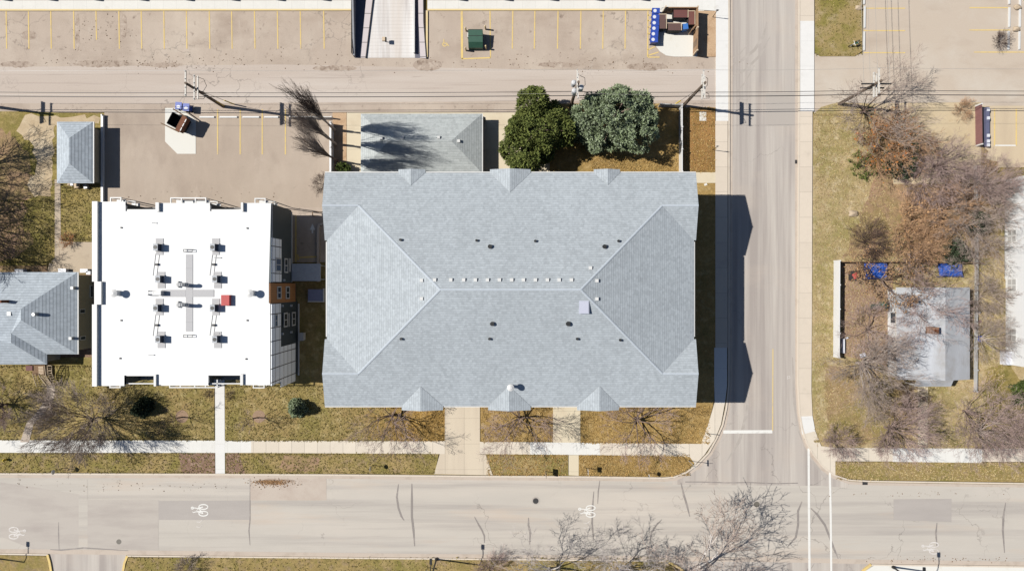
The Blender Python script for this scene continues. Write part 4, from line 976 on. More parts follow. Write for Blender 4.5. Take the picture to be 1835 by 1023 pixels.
# ================================================================== EAST HOUSE
eh = thing('house', 'small old house with weathered pale roof half hidden behind bare tree branches', 'house', (*P(1665, 600), 0))
ec = eh.location
def EP(px, py, z): x, y = P(px, py, z); return (x - ec.x, y - ec.y, z)
a1, a2 = EP(1606, 530, 2.2), EP(1606, 675, 2.2); r1, r2 = EP(1694, 515, 3.2), EP(1694, 682, 3.2); b1, b2 = EP(1739, 515, 2.3), EP(1739, 680, 2.3)
a1 = (a1[0], r1[1], 2.2); b1 = (b1[0], r1[1], 2.2); a2 = (a2[0], r2[1], 2.2); b2 = (b2[0], r2[1], 2.2)
erf = roof_faces([(0, upface([a1, r1, r2, a2])), (0, upface([b1, r1, r2, b2]))], 'roof', [M['oldroof'], M['fascia']], eh, .12)
ew = MB().bx(a1[0] + .15, b1[0] - .3, a2[1] + .3, a1[1] - .3, -.05, 2.05)
for y_ in (a2[1] + .3, a1[1] - .5):
    ew.add([(a1[0] + .15, y_, 2.05), (b1[0] - .3, y_, 2.05), (r1[0], y_, 3.0), (a1[0] + .15, y_ + .2, 2.05), (b1[0] - .3, y_ + .2, 2.05), (r1[0], y_ + .2, 3.0)], [(0, 1, 2), (5, 4, 3), (1, 4, 5, 2), (2, 5, 3, 0)])
ew.build('wall', M['whitesiding'], eh)
p1, p2 = EP(1640, 674, 2.4), EP(1702, 692, 2.0)
roof_faces([(0, upface([(p1[0], a2[1] - .01, 2.7), (p2[0], a2[1] - .01, 2.7), (p2[0], p2[1], 2.2), (p1[0], p2[1], 2.2)]))], 'porch_roof', [M['oldroof'], M['fascia']], eh, .1)
mb = MB()
for x in (p1[0] + .2, p2[0] - .2): mb.bx(x - .08, x + .08, p2[1] + .1, p2[1] + .26, -.05, 2.08)
mb.build('porch_post', M['whitetrim'], eh)
p = EP(1675, 592, 3.9)
chm = MB().box(p[0], p[1], 2.6, 4.1, .75, .75).build('chimney', surf('old brick', T(160, 122, 98), (), ((6, U, .2),)), erf)
MB().tube((p[0], p[1], 4.101), (p[0], p[1], 4.4), .18, .15, 12).build('flue', M['rust'], chm)
mb = MB().bx(a1[0] + .12, a1[0] + .146, -3, -1.8, .8, 1.8).bx(a1[0] + .12, a1[0] + .146, 1.5, 2.7, .8, 1.8).build('window', M['glass'], eh)
# east big white building
(xb, yb), (_, yb2) = P(1801, 322), P(1801, 652)
eb = thing('building', 'tall building with a bright white west wall and paned windows at the east edge', 'building', (xb, (yb + yb2) / 2, 0))
ey = eb.location.y
MB().bx(0, 14, yb2 - ey, yb - ey, -.1, 6.5).build('wall', M['whitesiding'], eb)
MB().bx(-.3, 14.3, yb2 - ey - .3, yb - ey + .3, 6.5, 6.7).build('roof', M['oldroof'], eb)
for py in (423, 511, 600):
    for k in range(2):
        z = 1.15 + k * 2.9; y = -(py - 511.5) / K * (H - z) / H - ey
        f = MB().bx(-.05, -.004, y - .75, y + .75, z - .7, z + .75).build('window', M['whitetrim'], eb)
        mb = MB()
        for yy in (y - .36, y + .36):
            for zz in (z - .32, z + .36): mb.bx(-.06, -.052, yy - .3, yy + .3, zz - .28, zz + .28)
        mb.build('pane', surf('curtained glass', T(200, 198, 196), (), (), .1, .5), f)
MB().bx(-.7, -.01, yb2 - ey, yb2 - ey + 1.6, .05, 1.1).build('ac_box', M['whitep'], eb)
# building along the north edge: only the foot of its south wall reaches the frame
nb = thing('north_building', 'building behind the white walkway whose dark maroon wall foot runs along the top edge', 'building', (*P(700, -10), 0))
y_ = P(0, -2.5)[1]
for (pa, pb) in ((L, 632), (768, 1180)):
    (xa, _), (xb_, _) = P(pa, 0), P(pb, 0)
    MB().bx(xa - nb.location.x, xb_ - nb.location.x, 0.2 + y_ - nb.location.y, 14, -.1, 3.2).build('wall', M['maroon'] if pa > 0 else M['greysiding'], nb)
mb = MB()
for i in range(-6, 15):
    px = 8 + i * 81.5
    if 625 < px < 770 or px > 1170: continue
    x, y = P(px, 1.8); mb.bx(x - .12 - nb.location.x, x + .12 - nb.location.x, y - nb.location.y, y + .3 - nb.location.y, 0, 1.25)
mb.build('column', M['whitetrim'], nb)

# ================================================================== RAMP
rm = thing('garage_ramp', 'white ribbed concrete ramp sunk between low walls at the top of the picture', 'ramp', (*P(700, 60), 0))
rc = rm.location
def RP(px, py, z=0): x, y = P(px, py, z); return (x - rc.x, y - rc.y, z)
ribm = surf('ribbed ramp concrete', T(246, 243, 240), ((T(190, 180, 176), .55, (1, .06, 1), .5, .66, .85), (T(222, 206, 190), .35, (1, .05, 1), .5, .7, .6)), ((6, U, .03),), .9, .2, joints=((1, .42, 0, .07, .13),))
top = -40
zt = -.0
mb = MB(); zf = .03
mb.face([RP(655, 104, zf), RP(744, 104, zf), RP(742, top, zf), RP(673, top, zf)]); mb.build('ramp_surface', ribm, rm)
mb = MB()
def beam(pts, z0, z1): mb.prism([RP(a, b, z1)[:2] for a, b in pts], z0, z1)
beam([(644.5, 104), (655, 104), (672.5, top), (660.5, top)], 0, .10); pan = surf('pale ramp kerb', T(226, 216, 216), (), ((5, U, .04),), .9, .2, joints=((1, 1.72, .3, .07, .9),))
mb.build('ramp_kerb', pan, rm)
mb = MB(); beam([(753, 104), (764, 105), (759, 40), (758, top), (749, top), (750, 40)], 0, .14); mb.build('ramp_kerb', pan, rm)
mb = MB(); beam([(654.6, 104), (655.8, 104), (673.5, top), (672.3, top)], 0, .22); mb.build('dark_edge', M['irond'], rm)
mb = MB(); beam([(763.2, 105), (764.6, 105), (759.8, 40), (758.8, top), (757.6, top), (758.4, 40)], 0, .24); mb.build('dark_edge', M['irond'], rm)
mb = MB()
# left wall rises towards the garage
(xa, ya, _), (xb, yb, _) = RP(635, 103.5), RP(638, top)
mb.add([(xa, ya, 0), (xa + .2, ya, 0), (xa + .2, yb, 0), (xa, yb, 0), (xa, ya, .75), (xa + .2, ya, .75), (xa + .2, yb, 1.75), (xa, yb, 1.75)], [(3, 2, 1, 0), (4, 5, 6, 7), (0, 1, 5, 4), (1, 2, 6, 5), (2, 3, 7, 6), (3, 0, 4, 7)])
mb.build('side_wall', flat('wall grey', T(150, 152, 158)), rm)
mb = MB(); (xa, ya, _) = RP(742, 97)
(xb, yb, _) = RP(742, top)
mb.add([(xa, ya, 0), (xa + .14, ya, 0), (xb + .14, yb, 0), (xb, yb, 0), (xa, ya, .5), (xa + .14, ya, .5), (xb + .14, yb, .5), (xb, yb, .5)], [(3, 2, 1, 0), (4, 5, 6, 7), (0, 1, 5, 4), (1, 2, 6, 5), (2, 3, 7, 6), (3, 0, 4, 7)])
mb.build('side_wall', M['whitetrim'], rm)
mb = MB(); mb.face([RP(636, 104.5, .006), RP(644.6, 104.5, .006), RP(660.6, top, .006), RP(636, top, .006)]); mb.build('shade_strip', flat('painted shade west strip', T(110, 110, 124)), rm); mb = MB(); mb.face([RP(743, 104.5, .006), RP(753.2, 104.5, .006), RP(750.2, 40, .006), RP(749.2, top, .006), RP(743, top, .006)])  # floor strips coloured dark to paint the shadow of the ramp walls
mb.build('shade_strip', flat('painted shade east strip', T(110, 110, 124)), rm)  # dark colour paints the shadow of the low east wall
mb = MB()
for i in range(9): x, y, _ = RP(633.4, 100 - i * 12); mb.tube((x, y, 0), (x, y, 1.0), .04, .04, 6)
a_, b_ = RP(633.4, 100), RP(633.4, 4); mb.tube((a_[0], a_[1], 1), (b_[0], b_[1], 1), .05, .05, 6).tube((a_[0], a_[1], .6), (b_[0], b_[1], .6), .035, .035, 6)
mb.build('guard_rail', M['blackm'], rm)
x, y = P(691, 75.5)
ac2 = thing('ramp_post', 'small cream keypad post with black pole on the white ramp', 'post', (x, y, .03))
MB().tube((0, 0, 0), (0, 0, .75), .05, .05, 8).build('pole', M['blackm'], ac2)
MB().box(-.05, 0, .75, 1.0, .36, .45).build('keypad_box', M['timber'], ac2)
MB().box(.15, 0, .62, .9, .2, .5).build('hood', M['blackm'], ac2)

# ================================================================== FENCES
def fence(name, label, pts, h, m, post=None, wd=.06, board=True, sp=2.4):
    w0 = P(*pts[0])
    t = thing(name, label, 'fence', (w0[0], w0[1], 0))
    W_ = [Vector(P(*p)) - Vector(w0) for p in pts]
    mb = MB(); pm = MB()
    for a_, b_ in zip(W_[:-1], W_[1:]):
        d = b_ - a_; an = math.atan2(d.y, d.x); c = (a_ + b_) / 2
        mb.box(c.x, c.y, .05, h, d.length, wd, an)
        n = max(1, int(d.length / sp))
        for i in range(n + 1):
            q_ = a_ + d * (i / n); MB().box(q_.x, q_.y, 0, h + .12, .15, .15, an).build('post', post or m, t)
    mb.build('panel', m, t)
    return t
fence('fence', 'white vinyl fence running from the alley down to the long building, beside the gold lawn', [(1217, 194), (1217, 311)], 1.5, M['vinyl'], wd=.1)
fence('fence', 'short grey fence along the alley end, touching the blue green tree', [(1180, 192), (1217, 193)], 1.4, M['galv'], wd=.08)
fence('fence', 'pale fence by the three tall bare trees, west of the long garage', [(597, 224), (597, 312)], 1.3, M['vinyl'], wd=.22)
fence('fence', 'pale fence stub running west along the rear lot among the tall bare trees', [(524, 212.5), (597, 213)], .9, M['whitetrim'], wd=.08)
fence('fence', 'low white fence wall passing the small garage down to the white roofed block', [(186, 208), (186, 366)], .4, M['vinyl'], wd=.26, sp=40)
fence('fence', 'tall white fence around the yard of the small east house', [(1494, 468), (1493, 638)], 1.55, M['vinyl'], wd=.1)
fence('fence', 'thin dark back fence behind the blue tarpaulins of the east yard', [(1496, 470), (1600, 470), (1750, 472)], 1.2, M['timberd'])
fence('fence', 'maroon board fence along the sandy parking bays at the east edge', [(1747, 191), (1748, 262)], 1.15, M['maroon'], M['whitetrim'], wd=.12)
fence('fence', 'long weathered fence in the thicket between the small house and the white walled building', [(1744, 300), (1746, 470), (1744, 700)], .7, M['galv'], wd=.05)
mb = MB()
# ================================================================== TRASH ENCLOSURE
en = thing('trash_enclosure', 'brown board enclosure around the dumpsters beside the avenue', 'fence', (*P(1240, 50), 0))
c0 = en.location
mb = MB()
def fb(px0, py0, px1, py1, h, name='board_panel', m='fencewood', wd=.1):
    a_, b_ = Vector(P(px0, py0)) - c0.xy, Vector(P(px1, py1)) - c0.xy; d = b_ - a_
    MB().box((a_.x + b_.x) / 2, (a_.y + b_.y) / 2, .02, h, d.length, wd, math.atan2(d.y, d.x)).build(name, M[m], en)
fb(1243, 23, 1243, 60, 1.9); fb(1243, 60, 1242, 100, 1.9); fb(1187, 24, 1242.5, 24, 1.7); fb(1240.5, 54, 1233, 63, 1.6, 'gate')
mb = MB()
for px, py in ((1243, 24), (1243, 60), (1242, 100), (1187, 24)): a_ = Vector(P(px, py)) - c0.xy; MB().box(a_.x, a_.y, 0, 2.0, .16, .16).build('post', M['timber'], en)
def bin_(name, label, px, py, sx, sy, h, body, lid, rz=0, cat='dumpster', group=None, z=.05, rim=True):
    x, y = P(px, py, h); t = thing(name, label, cat, (x, y, z), rz, group)
    MB().box(0, 0, .08, h - .08, sx * .94, sy * .94, 0, 1.03).build('body', M[body], t)
    l = MB().box(0, 0, h - .08, h, sx, sy).build('lid', M[lid], t)
    for a_ in (-1, 1): MB().box(a_ * (sx / 2 + .04), 0, h * .5, h * .6, .08, sy * .6).build('side_pocket', M['irond'], t)
    if rim:
        mb = MB().box(0, sy / 2 + .05, h - .12, h + .02, sx + .16, .08).box(sx / 2 + .08, 0, h - .12, h + .01, .07, sy); mb.build('rim', M['timber'], t)
    return t
bin_('dumpster', 'dark lidded dumpster standing north to south just behind the blue carts', 1187.5, 39.5, .72, 1.65, 1.2, 'boxdark', 'brownlid')
bin_('dumpster', 'wide maroon lidded dumpster, northernmost inside the brown board enclosure', 1219.5, 24.5, 1.6, 1.0, 1.2, 'boxdark', 'maroonlid')
bin_('dumpster', 'narrow maroon lidded dumpster against the east boards of the enclosure', 1239, 33, .66, 1.55, 1.2, 'boxdark', 'maroonlidx')
bin_('dumpster', 'wide brown lidded dumpster nearest the open white concrete pad', 1208.5, 49, 1.5, .8, 1.2, 'boxdark', 'brownlid')
bin_('recycling_bin', 'lone small blue bin inside the enclosure, apart from the row of six', 1228, 48, .65, .65, 1.0, 'bluel', 'bluel', .12, 'bin', None, .05, False)
names = ['northernmost of the row of six', 'second from the north in the row of six', 'third from the north in the row of six', 'fourth from the north in the row of six', 'fifth from the north in the row of six', 'southernmost of the row of six']
cart = thing('recycling_cart', 'x', 'cart', (0, 0, 0), 0, 'blue recycling carts in a row')
MB().box(0, 0, .1, .95, .62, .58, 0, 1.12).build('body', M['blue'], cart)
ld = MB().box(0, 0, .95, 1.02, .92, .66).build('lid', M['blue'], cart)
MB().tube((-.12, 0, 1.022), (-.12, 0, 1.03), .2, .2, 16).build('emblem', M['whitep'], ld)
MB().tube((-.3, -.32, .1), (-.3, -.25, .1), .1, .1, 10).tube((-.3, .25, .1), (-.3, .32, .1), .1, .1, 10).build('wheel', M['blackm'], cart)
for i, (px, py) in enumerate(((1175.5, 20), (1174.5, 31), (1174, 41.5), (1173.5, 51.5), (1172.5, 61.5), (1172, 71.5))):
    x, y = P(px, py, 1); lb = 'blue cart with a white lid mark, ' + names[i]
    if i == 0: cart.location = (x, y, .02); cart['label'] = lb
    else: dup(cart, (x, y, .02), random.Random(i).uniform(-.06, .06), lb)
for i, (px, py, lb) in enumerate(((320, 190, 'blue cart beside the open dumpster, the western of the pair'), (333.5, 192.5, 'blue cart beside the open dumpster, the eastern of the pair'))):
    x, y = P(px, py, 1); c_ = dup(cart, (x, y, .02), 1.5, lb, (.95, 1.15, 1)); c_['group'] = 'blue carts by the open dumpster'
# open rusty dumpster on its pad
struct('concrete_pad', MB().prism(PP([(296, 196), (304, 194), (351, 228), (351, 276), (318, 276), (296, 254)]), -.05, .03), M['padw'])
struct('concrete_pad', MB().prism(PP([(296, 194), (322, 194), (351, 215), (351, 228), (304, 240), (296, 220)]), -.05, .027), M['padw'])
x, y = P(315, 217, 1.5)
od = thing('open_dumpster', 'rusty brown open dumpster turned askew on a white concrete pad', 'dumpster', (x, y, .03), math.radians(-28))
mb = MB(); Wd, Dp, Hh = 1.9, 1.5, 1.25
mb.box(0, 0, .1, .16, Wd, Dp)
for sx, sy, w_, d_ in ((0, Dp / 2, Wd, .06), (0, -Dp / 2, Wd, .06), (Wd / 2, 0, .06, Dp - .06), (-Wd / 2, 0, .06, Dp - .06)): mb.box(sx, sy, .16, Hh, w_, d_)
mb.build('body', M['boxdark'], od)
MB().box(.05, 0, Hh * .6, Hh * .64, .05, Dp - .2).build('divider', M['timberd'], od)
MB().box(Wd / 2 + .05, 0, Hh - .1, Hh + .75, .62, Dp + .35, 0).build('raised_lid', M['rust'], od)
for k in (-.55, 0, .55): MB().box(Wd / 2 + .33, k, Hh + .751, Hh + .78, .1, .42).build('lid_slot', M['whitetrim'], od)
mb = MB(); mb.tube((.8, Dp / 2 + .2, 1.2), (-1.0, Dp / 2 + .35, 1.35), .07, .07, 6).tube((.8, -Dp / 2 - .2, 1.2), (-1.5, -Dp / 2 - .3, 1.35), .1, .05, 6); mb.build('lift_arm', M['timberd'], od)
# green transformer/clothing box in lot
x, y = P(852, 69, 1.3)
gb = thing('electrical_box', 'large green metal box with a sloped front standing among bollards in the parking lot', 'electrical box', (x, y, 0))
mb = MB(); mb.add([(-.85, -.95, 0), (.85, -.95, 0), (.85, .95, 0), (-.85, .95, 0), (-.85, -.45, 1.35), (.85, -.45, 1.35), (.85, .95, 1.5), (-.85, .95, 1.5), (-.85, -.95, .8), (.85, -.95, .8)],
    [(3, 2, 1, 0), (4, 5, 6, 7), (8, 9, 5, 4), (0, 1, 9, 8), (2, 3, 7, 6), (1, 2, 6, 5, 9), (3, 0, 8, 4, 7)]); mb.build('body', M['greenb'], gb)
MB().box(0, .25, 1.43, 1.47, 1.72, .04).box(0, .95, 1.40, 1.52, 1.7, .05).build('seam', M['blackm'], gb)
MB().box(-.9, .5, .3, 1.0, .12, .5).build('handle', M['whitetrim'], gb)
for px, py in ((835, 56), (870, 53), (835, 91), (871, 88)):
    x, y = P(px, py)
    nm = {(835, 56): 'north west', (870, 53): 'north east', (835, 91): 'south west', (871, 88): 'south east'}[(px, py)]
    b_ = MB().tube((x, y, 0), (x, y, 1.05), .1, .1, 12).tube((x, y, 1.05), (x, y, 1.12), .1, .04, 12).build('bollard', M['bollard'])
    tag(b_, 'pale yellow bollard at the %s corner of the green metal box' % nm, 'bollard', 'bollards around the green box')
# wheel stops
def wstop(px0, py0, px1, py1, label, group):
    (xa, ya), (xb, yb) = P(px0, py0), P(px1, py1); d = Vector((xb - xa, yb - ya))
    o = MB().box(0, 0, 0, .08, d.length, .2).box(0, 0, .08, .15, d.length, .2, 0, .93).build('wheel_stop', M['whitetrim']); o.location = ((xa + xb) / 2, (ya + yb) / 2, .008); o.rotation_euler.z = math.atan2(d.y, d.x)
    tag(o, label, 'wheel stop', group)
for i, (a_, b_) in enumerate(((358, 385.5), (394, 426.5), (435, 466), (474, 500))):
    wstop(a_, 210.5, b_, 210.5, 'white concrete wheel stop in the rear lot, %s bay from the open dumpster' % ['first', 'second', 'third', 'fourth'][i], 'wheel stops in the rear lot')
for i, (x_, a_, b_) in enumerate(((1548, -10, 9), (1549, 12, 51.5), (1548, 57, 92), (1808, -10, 9), (1808, 14, 50), (1806.5, 56, 90), (1827, -10, 50), (1826, 57, 90))):
    wstop(x_, a_, x_ + (-.5), b_, 'pale wheel stop in the north east lot, ' + ['west row, cut by the top edge', 'west row, middle', 'west row, southern end', 'inner east row, cut by the top edge', 'inner east row, middle', 'inner east row, southern end', 'outermost east row, northern long one', 'outermost east row, southern one'][i], 'wheel stops in the north east lot')
def boulder(px, py, r, label):
    rnd = random.Random(int(px)); x, y = P(px, py)
    me = bpy.data.meshes.new('boulder'); 
    import bmesh
    bm = bmesh.new(); bmesh.ops.create_icosphere(bm, subdivisions=3, radius=r)
    for v in bm.verts:
        n = v.co.normalized(); k = 1 + .18 * math.sin(n.x * 3 + px) * math.cos(n.y * 4 + py) + rnd.uniform(-.03, .03)
        v.co = Vector((v.co.x * k * 1.2, v.co.y * k * .85, v.co.z * k * .6))
    bm.to_mesh(me); bm.free(); me.materials.append(M['stone']); o = bpy.data.objects.new('boulder', me); COL.objects.link(o); o.location = (x, y, r * .35)
    tag(o, label, 'boulder')
boulder(1538, 15, .38, 'pale boulder beside the wheel stops at the edge of the worn grass'); boulder(1822, 14, .38, 'pale boulder at the east edge, northern of two'); boulder(1820, 53, .38, 'pale boulder at the east edge, southern of two')
boulder(1528, 383, .5, 'rounded pale stone lying in the dry straw lawn'); boulder(125, 331, .01 + .2, 'small pale stone near the little garage wall')
# blue tarps in the east yard
def tarp(px0, py0, px1, py1, label, seed):
    (xa, yb), (xb, ya) = P(px0, py0), P(px1, py1); n = 14; mb = MB(); rnd = random.Random(seed)
    vs = []
    for j in range(n + 1):
        for i in range(n + 1):
            u_, v_ = i / n, j / n; z = .75 + .18 * math.sin(u_ * 5 + seed) * math.cos(v_ * 4) + rnd.uniform(-.04, .04)
            if i in (0, n) or j in (0, n): z -= .3
            vs.append((xa + (xb - xa) * u_ + rnd.uniform(-.04, .04), ya + (yb - ya) * v_ + rnd.uniform(-.04, .04), z))
    mb.add(vs, [(j * (n + 1) + i, j * (n + 1) + i + 1, (j + 1) * (n + 1) + i + 1, (j + 1) * (n + 1) + i) for j in range(n) for i in range(n)])
    for x in (xa, xb):
        for y in (ya, yb): mb.tube((x, y, .05), (x, y, .62), .04, .04, 5)
    tag(mb.build('tarp', M['tarp']), label, 'tarp')
tarp(1546, 471, 1586, 500, 'rumpled blue tarp under brown leaves in the west corner of the east yard', 1)
tarp(1678, 471, 1720, 496, 'bright blue tarp against the back fence north of the small house', 2)
x, y = P(1529, 494); t_ = thing('fire_pit', 'dark square tray with a reddish heap in the fenced east yard', 'fire pit', (x, y, .11))
MB().box(0, 0, 0, .3, 1.25, 1.2).build('tray', M['irond'], t_); MB().box(.1, 0, .3, .45, .7, .7, .5, .5).build('heap', M['red'], t_)
x, y = P(1577, 546); t_ = thing('plastic_bin', 'dark green round bin beside the small east house', 'bin', (x, y, .1))
MB().tube((0, 0, 0), (0, 0, 1.0), .32, .38, 14).build('body', M['greenb'], t_); MB().tube((0, 0, 1.0), (0, 0, 1.12), .4, .25, 14).build('lid', M['greenb'], t_)
x, y = P(1563, 549); t_ = thing('plastic_bin', 'smaller green bin lying lower next to the dark green round bin', 'bin', (x, y, .1))
MB().tube((-.3, 0, .3), (.4, 0, .3), .3, .3, 14).build('body', M['greenb'], t_)
x, y = P(1750, 606); t_ = thing('plastic_bin', 'small blue tub beside the east wall of the small house', 'bin', (x, y, .1)); MB().tube((0, 0, 0), (0, 0, .5), .3, .38, 14).build('body', M['blue'], t_)
for px, py, s_, lb in ((1545, 636, .7, 'white tray lying in the brown yard near the white fence'), (1752, 560, .35, 'small white pail in the gap east of the small house'), (1516, 605, .3, 'small white pot inside the tall white fence'), (1753, 576, .4, 'pink tub in the gap east of the small house')):
    x, y = P(px, py); tag(MB().box(x, y, .1, .35, s_, s_ * .7, .4, .8).build('tub', M['maroonlid'] if 'pink' in lb else M['whitep']), lb, 'tub')
mb = MB(); a_, b_ = P(1507, 606), P(1508, 632); mb.box((a_[0] + b_[0]) / 2, (a_[1] + b_[1]) / 2, .1, .55, .35, 1.7); tag(mb.build('bench', M['whitep']), 'narrow white bench just inside the tall white fence', 'bench')
x, y = P(1790, 76)
# garden cart / bike by the northeast lot
t_ = thing('tricycle', 'small dark parked cart with a pale frame on the grass by the northeast lot', 'cart', (*P(1528, 82), .1), .3)
for a_, b_ in ((-.45, 0), (.5, .25), (.5, -.25)): MB().path([(a_ + .28 * math.cos(i * math.pi / 6), b_, .3 + .28 * math.sin(i * math.pi / 6)) for i in range(13)], .035, 5).build('wheel', M['blackm'], t_)
MB().tube((-.45, 0, .3), (.1, 0, .55), .04, .04, 6).tube((.1, 0, .55), (.5, 0, .3), .04, .04, 6).tube((.5, -.25, .3), (.5, .25, .3), .03, .03, 6).tube((-.4, 0, .3), (-.3, 0, .95), .03, .03, 6).tube((-.3, -.3, .95), (-.3, .3, .95), .03, .03, 6).build('frame', M['whitetrim'], t_)
MB().box(.1, 0, .6, .68, .35, .2).build('seat', M['greenb'], t_)
# pavement box lid
x, y = P(1259, 209); tag(MB().box(x, y, .1, .13, .8, 1.1).build('vault_cover', M['padw']), 'white concrete vault cover in the gold grass beside the avenue pavement', 'vault cover')
x, y = P(1264, 331); tag(MB().box(x, y, .1, .125, .35, .25, .4).build('valve_cover', M['padw']), 'tiny pale valve cover in the grass south of the short side walk', 'valve cover')
# hydrant and yard signs
x, y = P(13, 822.5); t_ = thing('fire_hydrant', 'yellow fire hydrant on the verge at the far west end', 'fire hydrant', (x, y, .1))
MB().tube((0, 0, 0), (0, 0, .55), .13, .12, 12).tube((0, 0, .55), (0, 0, .72), .15, .05, 12).build('barrel', M['yel'], t_)
MB().tube((-.2, 0, .42), (.2, 0, .42), .06, .06, 8).tube((0, -.2, .42), (0, .2, .42), .06, .06, 8).build('outlet', M['yel'], t_)
def sign(px, py, h, panel, label, rz=0.0, post='blackm', name='street_sign', pm=None, ps=(.45, .5), cat='sign'):
    x, y = P(px, py, .1); t = thing(name, label, cat, (x, y, .1), rz)
    MB().tube((0, 0, 0), (0, 0, h), .035, .035, 8).build('post', M[post], t)
    w_, hh = ps
    if panel == 'round': MB().tube((.05, 0, h - hh / 2), (.075, 0, h - hh / 2), w_ / 2 + .05, w_ / 2 + .05, 20).build('sign_panel', M[pm or 'steel'], t)
    elif panel == 'oct': MB().tube((.05, 0, h - hh / 2), (.075, 0, h - hh / 2), w_ / 2 + .05, w_ / 2 + .05, 8).build('sign_panel', M[pm or 'steel'], t)
    else: MB().box(.055, 0, h - hh, h, .02, w_).build('sign_panel', M[pm or 'steel'], t)
    return t
sign(113, 838, 2.1, 'round', 'thin post with a small round sign on the verge in front of the west house', 0)
sign(668, 833, 2.0, 'round', 'thin post with round sign on the verge just west of the concrete driveway')
sign(1157, 846, 2.0, 'round', 'thin post with a small round sign on the verge near the street corner')
sign(1050, 838, 2.1, 'box', 'thin post with a wide rectangular sign on the verge beside the narrow walk', 0, ps=(.62, .6))
t_ = sign(977, 844, 1.7, 'box', 'leaning pale post with a big dark hanging board on the verge east of the driveway', 0, 'timber', 'yard_sign', 'blackm', (.85, .7))
sign(1277, 269, 2.2, 'box', 'thin sign post in the gold grass at the avenue pavement, north of the long building', 1.4, ps=(.3, .4))
sign(1277, 31, 2.1, 'box', 'thin sign post on the gravel strip beside the trash enclosure', 1.45, ps=(.3, .4))
sign(1266, 776, 1.7, 'box', 'short sign post on the gold lawn beside the curving corner pavement', 1.4, 'irond', ps=(.25, .3))
t_ = sign(1234, 825, 2.6, 'box', 'pale street name sign post on the small corner of grass by the junction', 0, 'galv', ps=(.75, .2))
MB().box(0, 0, 2.62, 2.82, .75, .02).build('sign_panel', M['steel'], t_)
# ================================================================== STREET LAMPS (bases just outside or at the south edge)
def lamp(px, py, label):
    x, y = P(px, py, .1); t = thing('street_lamp', label, 'street lamp', (x, y, .1), 0, 'street lamps south of the street')
    MB().tube((0, 0, 0), (0, 0, 5.9), .11, .07, 10).tube((0, 0, 0), (0, 0, .35), .2, .16, 10).build('pole', M['blackm'], t)
    MB().path([(0, 0, 5.85), (.02, .5, 6.1), (.04, 1.2, 6.2), (.06, 1.9, 6.15)], .045, 6).build('arm', M['blackm'], t)
    MB().box(.06, 2.15, 6.05, 6.2, .28, .6).build('lamp_head', M['blackm'], t)
lamp(782, 1001, 'black street lamp whose pole rises from the south verge below the long building')
lamp(-34, 996, 'black street lamp just beyond the west edge casting its curved shadow on the verge')
lamp(1600, 1015, 'black street lamp on the white concrete at the south east corner')
sign(766, 1016, 1.2, 'round', 'short pale topped marker post on the south verge near the lamp', 0, 'irond', 'marker_post', 'whitep', (.15, .2), 'post')

# ================================================================== UTILITY POLES
def upole(px, py, label, arms=True, cans=False, ns=True, h=9.2):
    x, y = P(px, py); t = thing('utility_pole', label, 'utility pole', (x, y, 0))
    MB().tube((0, 0, 0), (0, 0, h + .3), .2, .13, 12).build('pole', M['pole'], t)
    mb = MB()
    if arms:
        for z, o_ in ((h, 0), (7.7, .0)):
            mb.box(.12 if z < h else -.12, .05, z - .08, z + .08, .13, 2.7)
        mb.box(-.15 + .3 + .3, .05, 7.55, 7.68, .13, 2.5) if not cans else None
    mb.build('crossarm', M['arm'], t)
    mb = MB()
    for z in (h, 7.7):
        for yy in (-1.2, -.4, .5, 1.3): mb.tube((-.12 if z == h else .12, yy, z + .08), (-.12 if z == h else .12, yy, z + .25), .05, .04, 8)
    mb.build('insulator', M['galv'], t)
    mb = MB()
    mb.path([(.3, 1.2, 7.7), (.9, 1.1, 7.2), (1.0, .5, 6.7), (.5, 0, 6.4), (.15, 0, 6.3)], .025, 5).path([(.3, -1.2, 7.7), (1.0, -1.1, 7.4), (1.1, -.5, 6.9), (.6, -.1, 6.5), (.15, 0, 6.2)], .025, 5)
    mb.build('jumper_cable', M['blackm'], t)
    if cans:
        for i, (dx, dy) in enumerate(((.45, -.1), (-.35, .38), (-.3, -.48))):
            MB().tube((dx, dy, 7.0), (dx, dy, 8.0), .27, .27, 14).tube((dx, dy, 8.0), (dx, dy, 8.12), .27, .12, 14).build('transformer_can', M['steel'], t)
    return t
P1 = upole(400, 191, 'leaning looking wooden utility pole between the alley and the rear lot, nearest the open dumpster')
P3 = upole(1224, 190, 'wooden utility pole with pale crossarms at the alley end beside the avenue')
P2 = upole(1023, 189, 'utility pole carrying three pale transformer cans between the two evergreen trees', True, True)
P0 = upole(-28, 189, 'utility pole beyond the west edge that throws its shadow across the yard')
P4 = upole(1503, 187, 'wooden utility pole with crossed arms east of the avenue')
mb = MB().box(.1, 0, 8.2, 8.35, 3.2, .13).box(.1, -.2, 7.35, 7.48, 2.6, .13); mb.build('crossarm', M['irond'], P4)
P5 = upole(2150, 188, 'utility pole beyond the east edge that carries the alley lines')
for t_, (dx, dy) in ((P1, (0, 0)), (P3, (0, 0))):
    MB().tube((.16, 0, .1), (.16, 0, 2.4), .06, .06, 8).build('cable_guard', M['yel'], t_)
def guy(t_, dx, dy, label):
    x, y = t_.location.x, t_.location.y
    g_ = thing('guy_wire', label, 'guy wire', (x + dx, y + dy, 0))
    MB().tube((0, 0, 0), (-dx, -dy, 7.4), .022, .022, 5).build('wire', M['wire'], g_); MB().tube((0, 0, 0), (-dx * .27, -dy * .27, 2.0), .07, .07, 8).build('guard', M['yel'], g_)
guy(P1, 1.3, .25, 'guy wire with a yellow sleeve east of the pole by the open dumpster')
guy(P3, -1.1, .1, 'guy wire with a yellow sleeve west of the pole at the alley end')
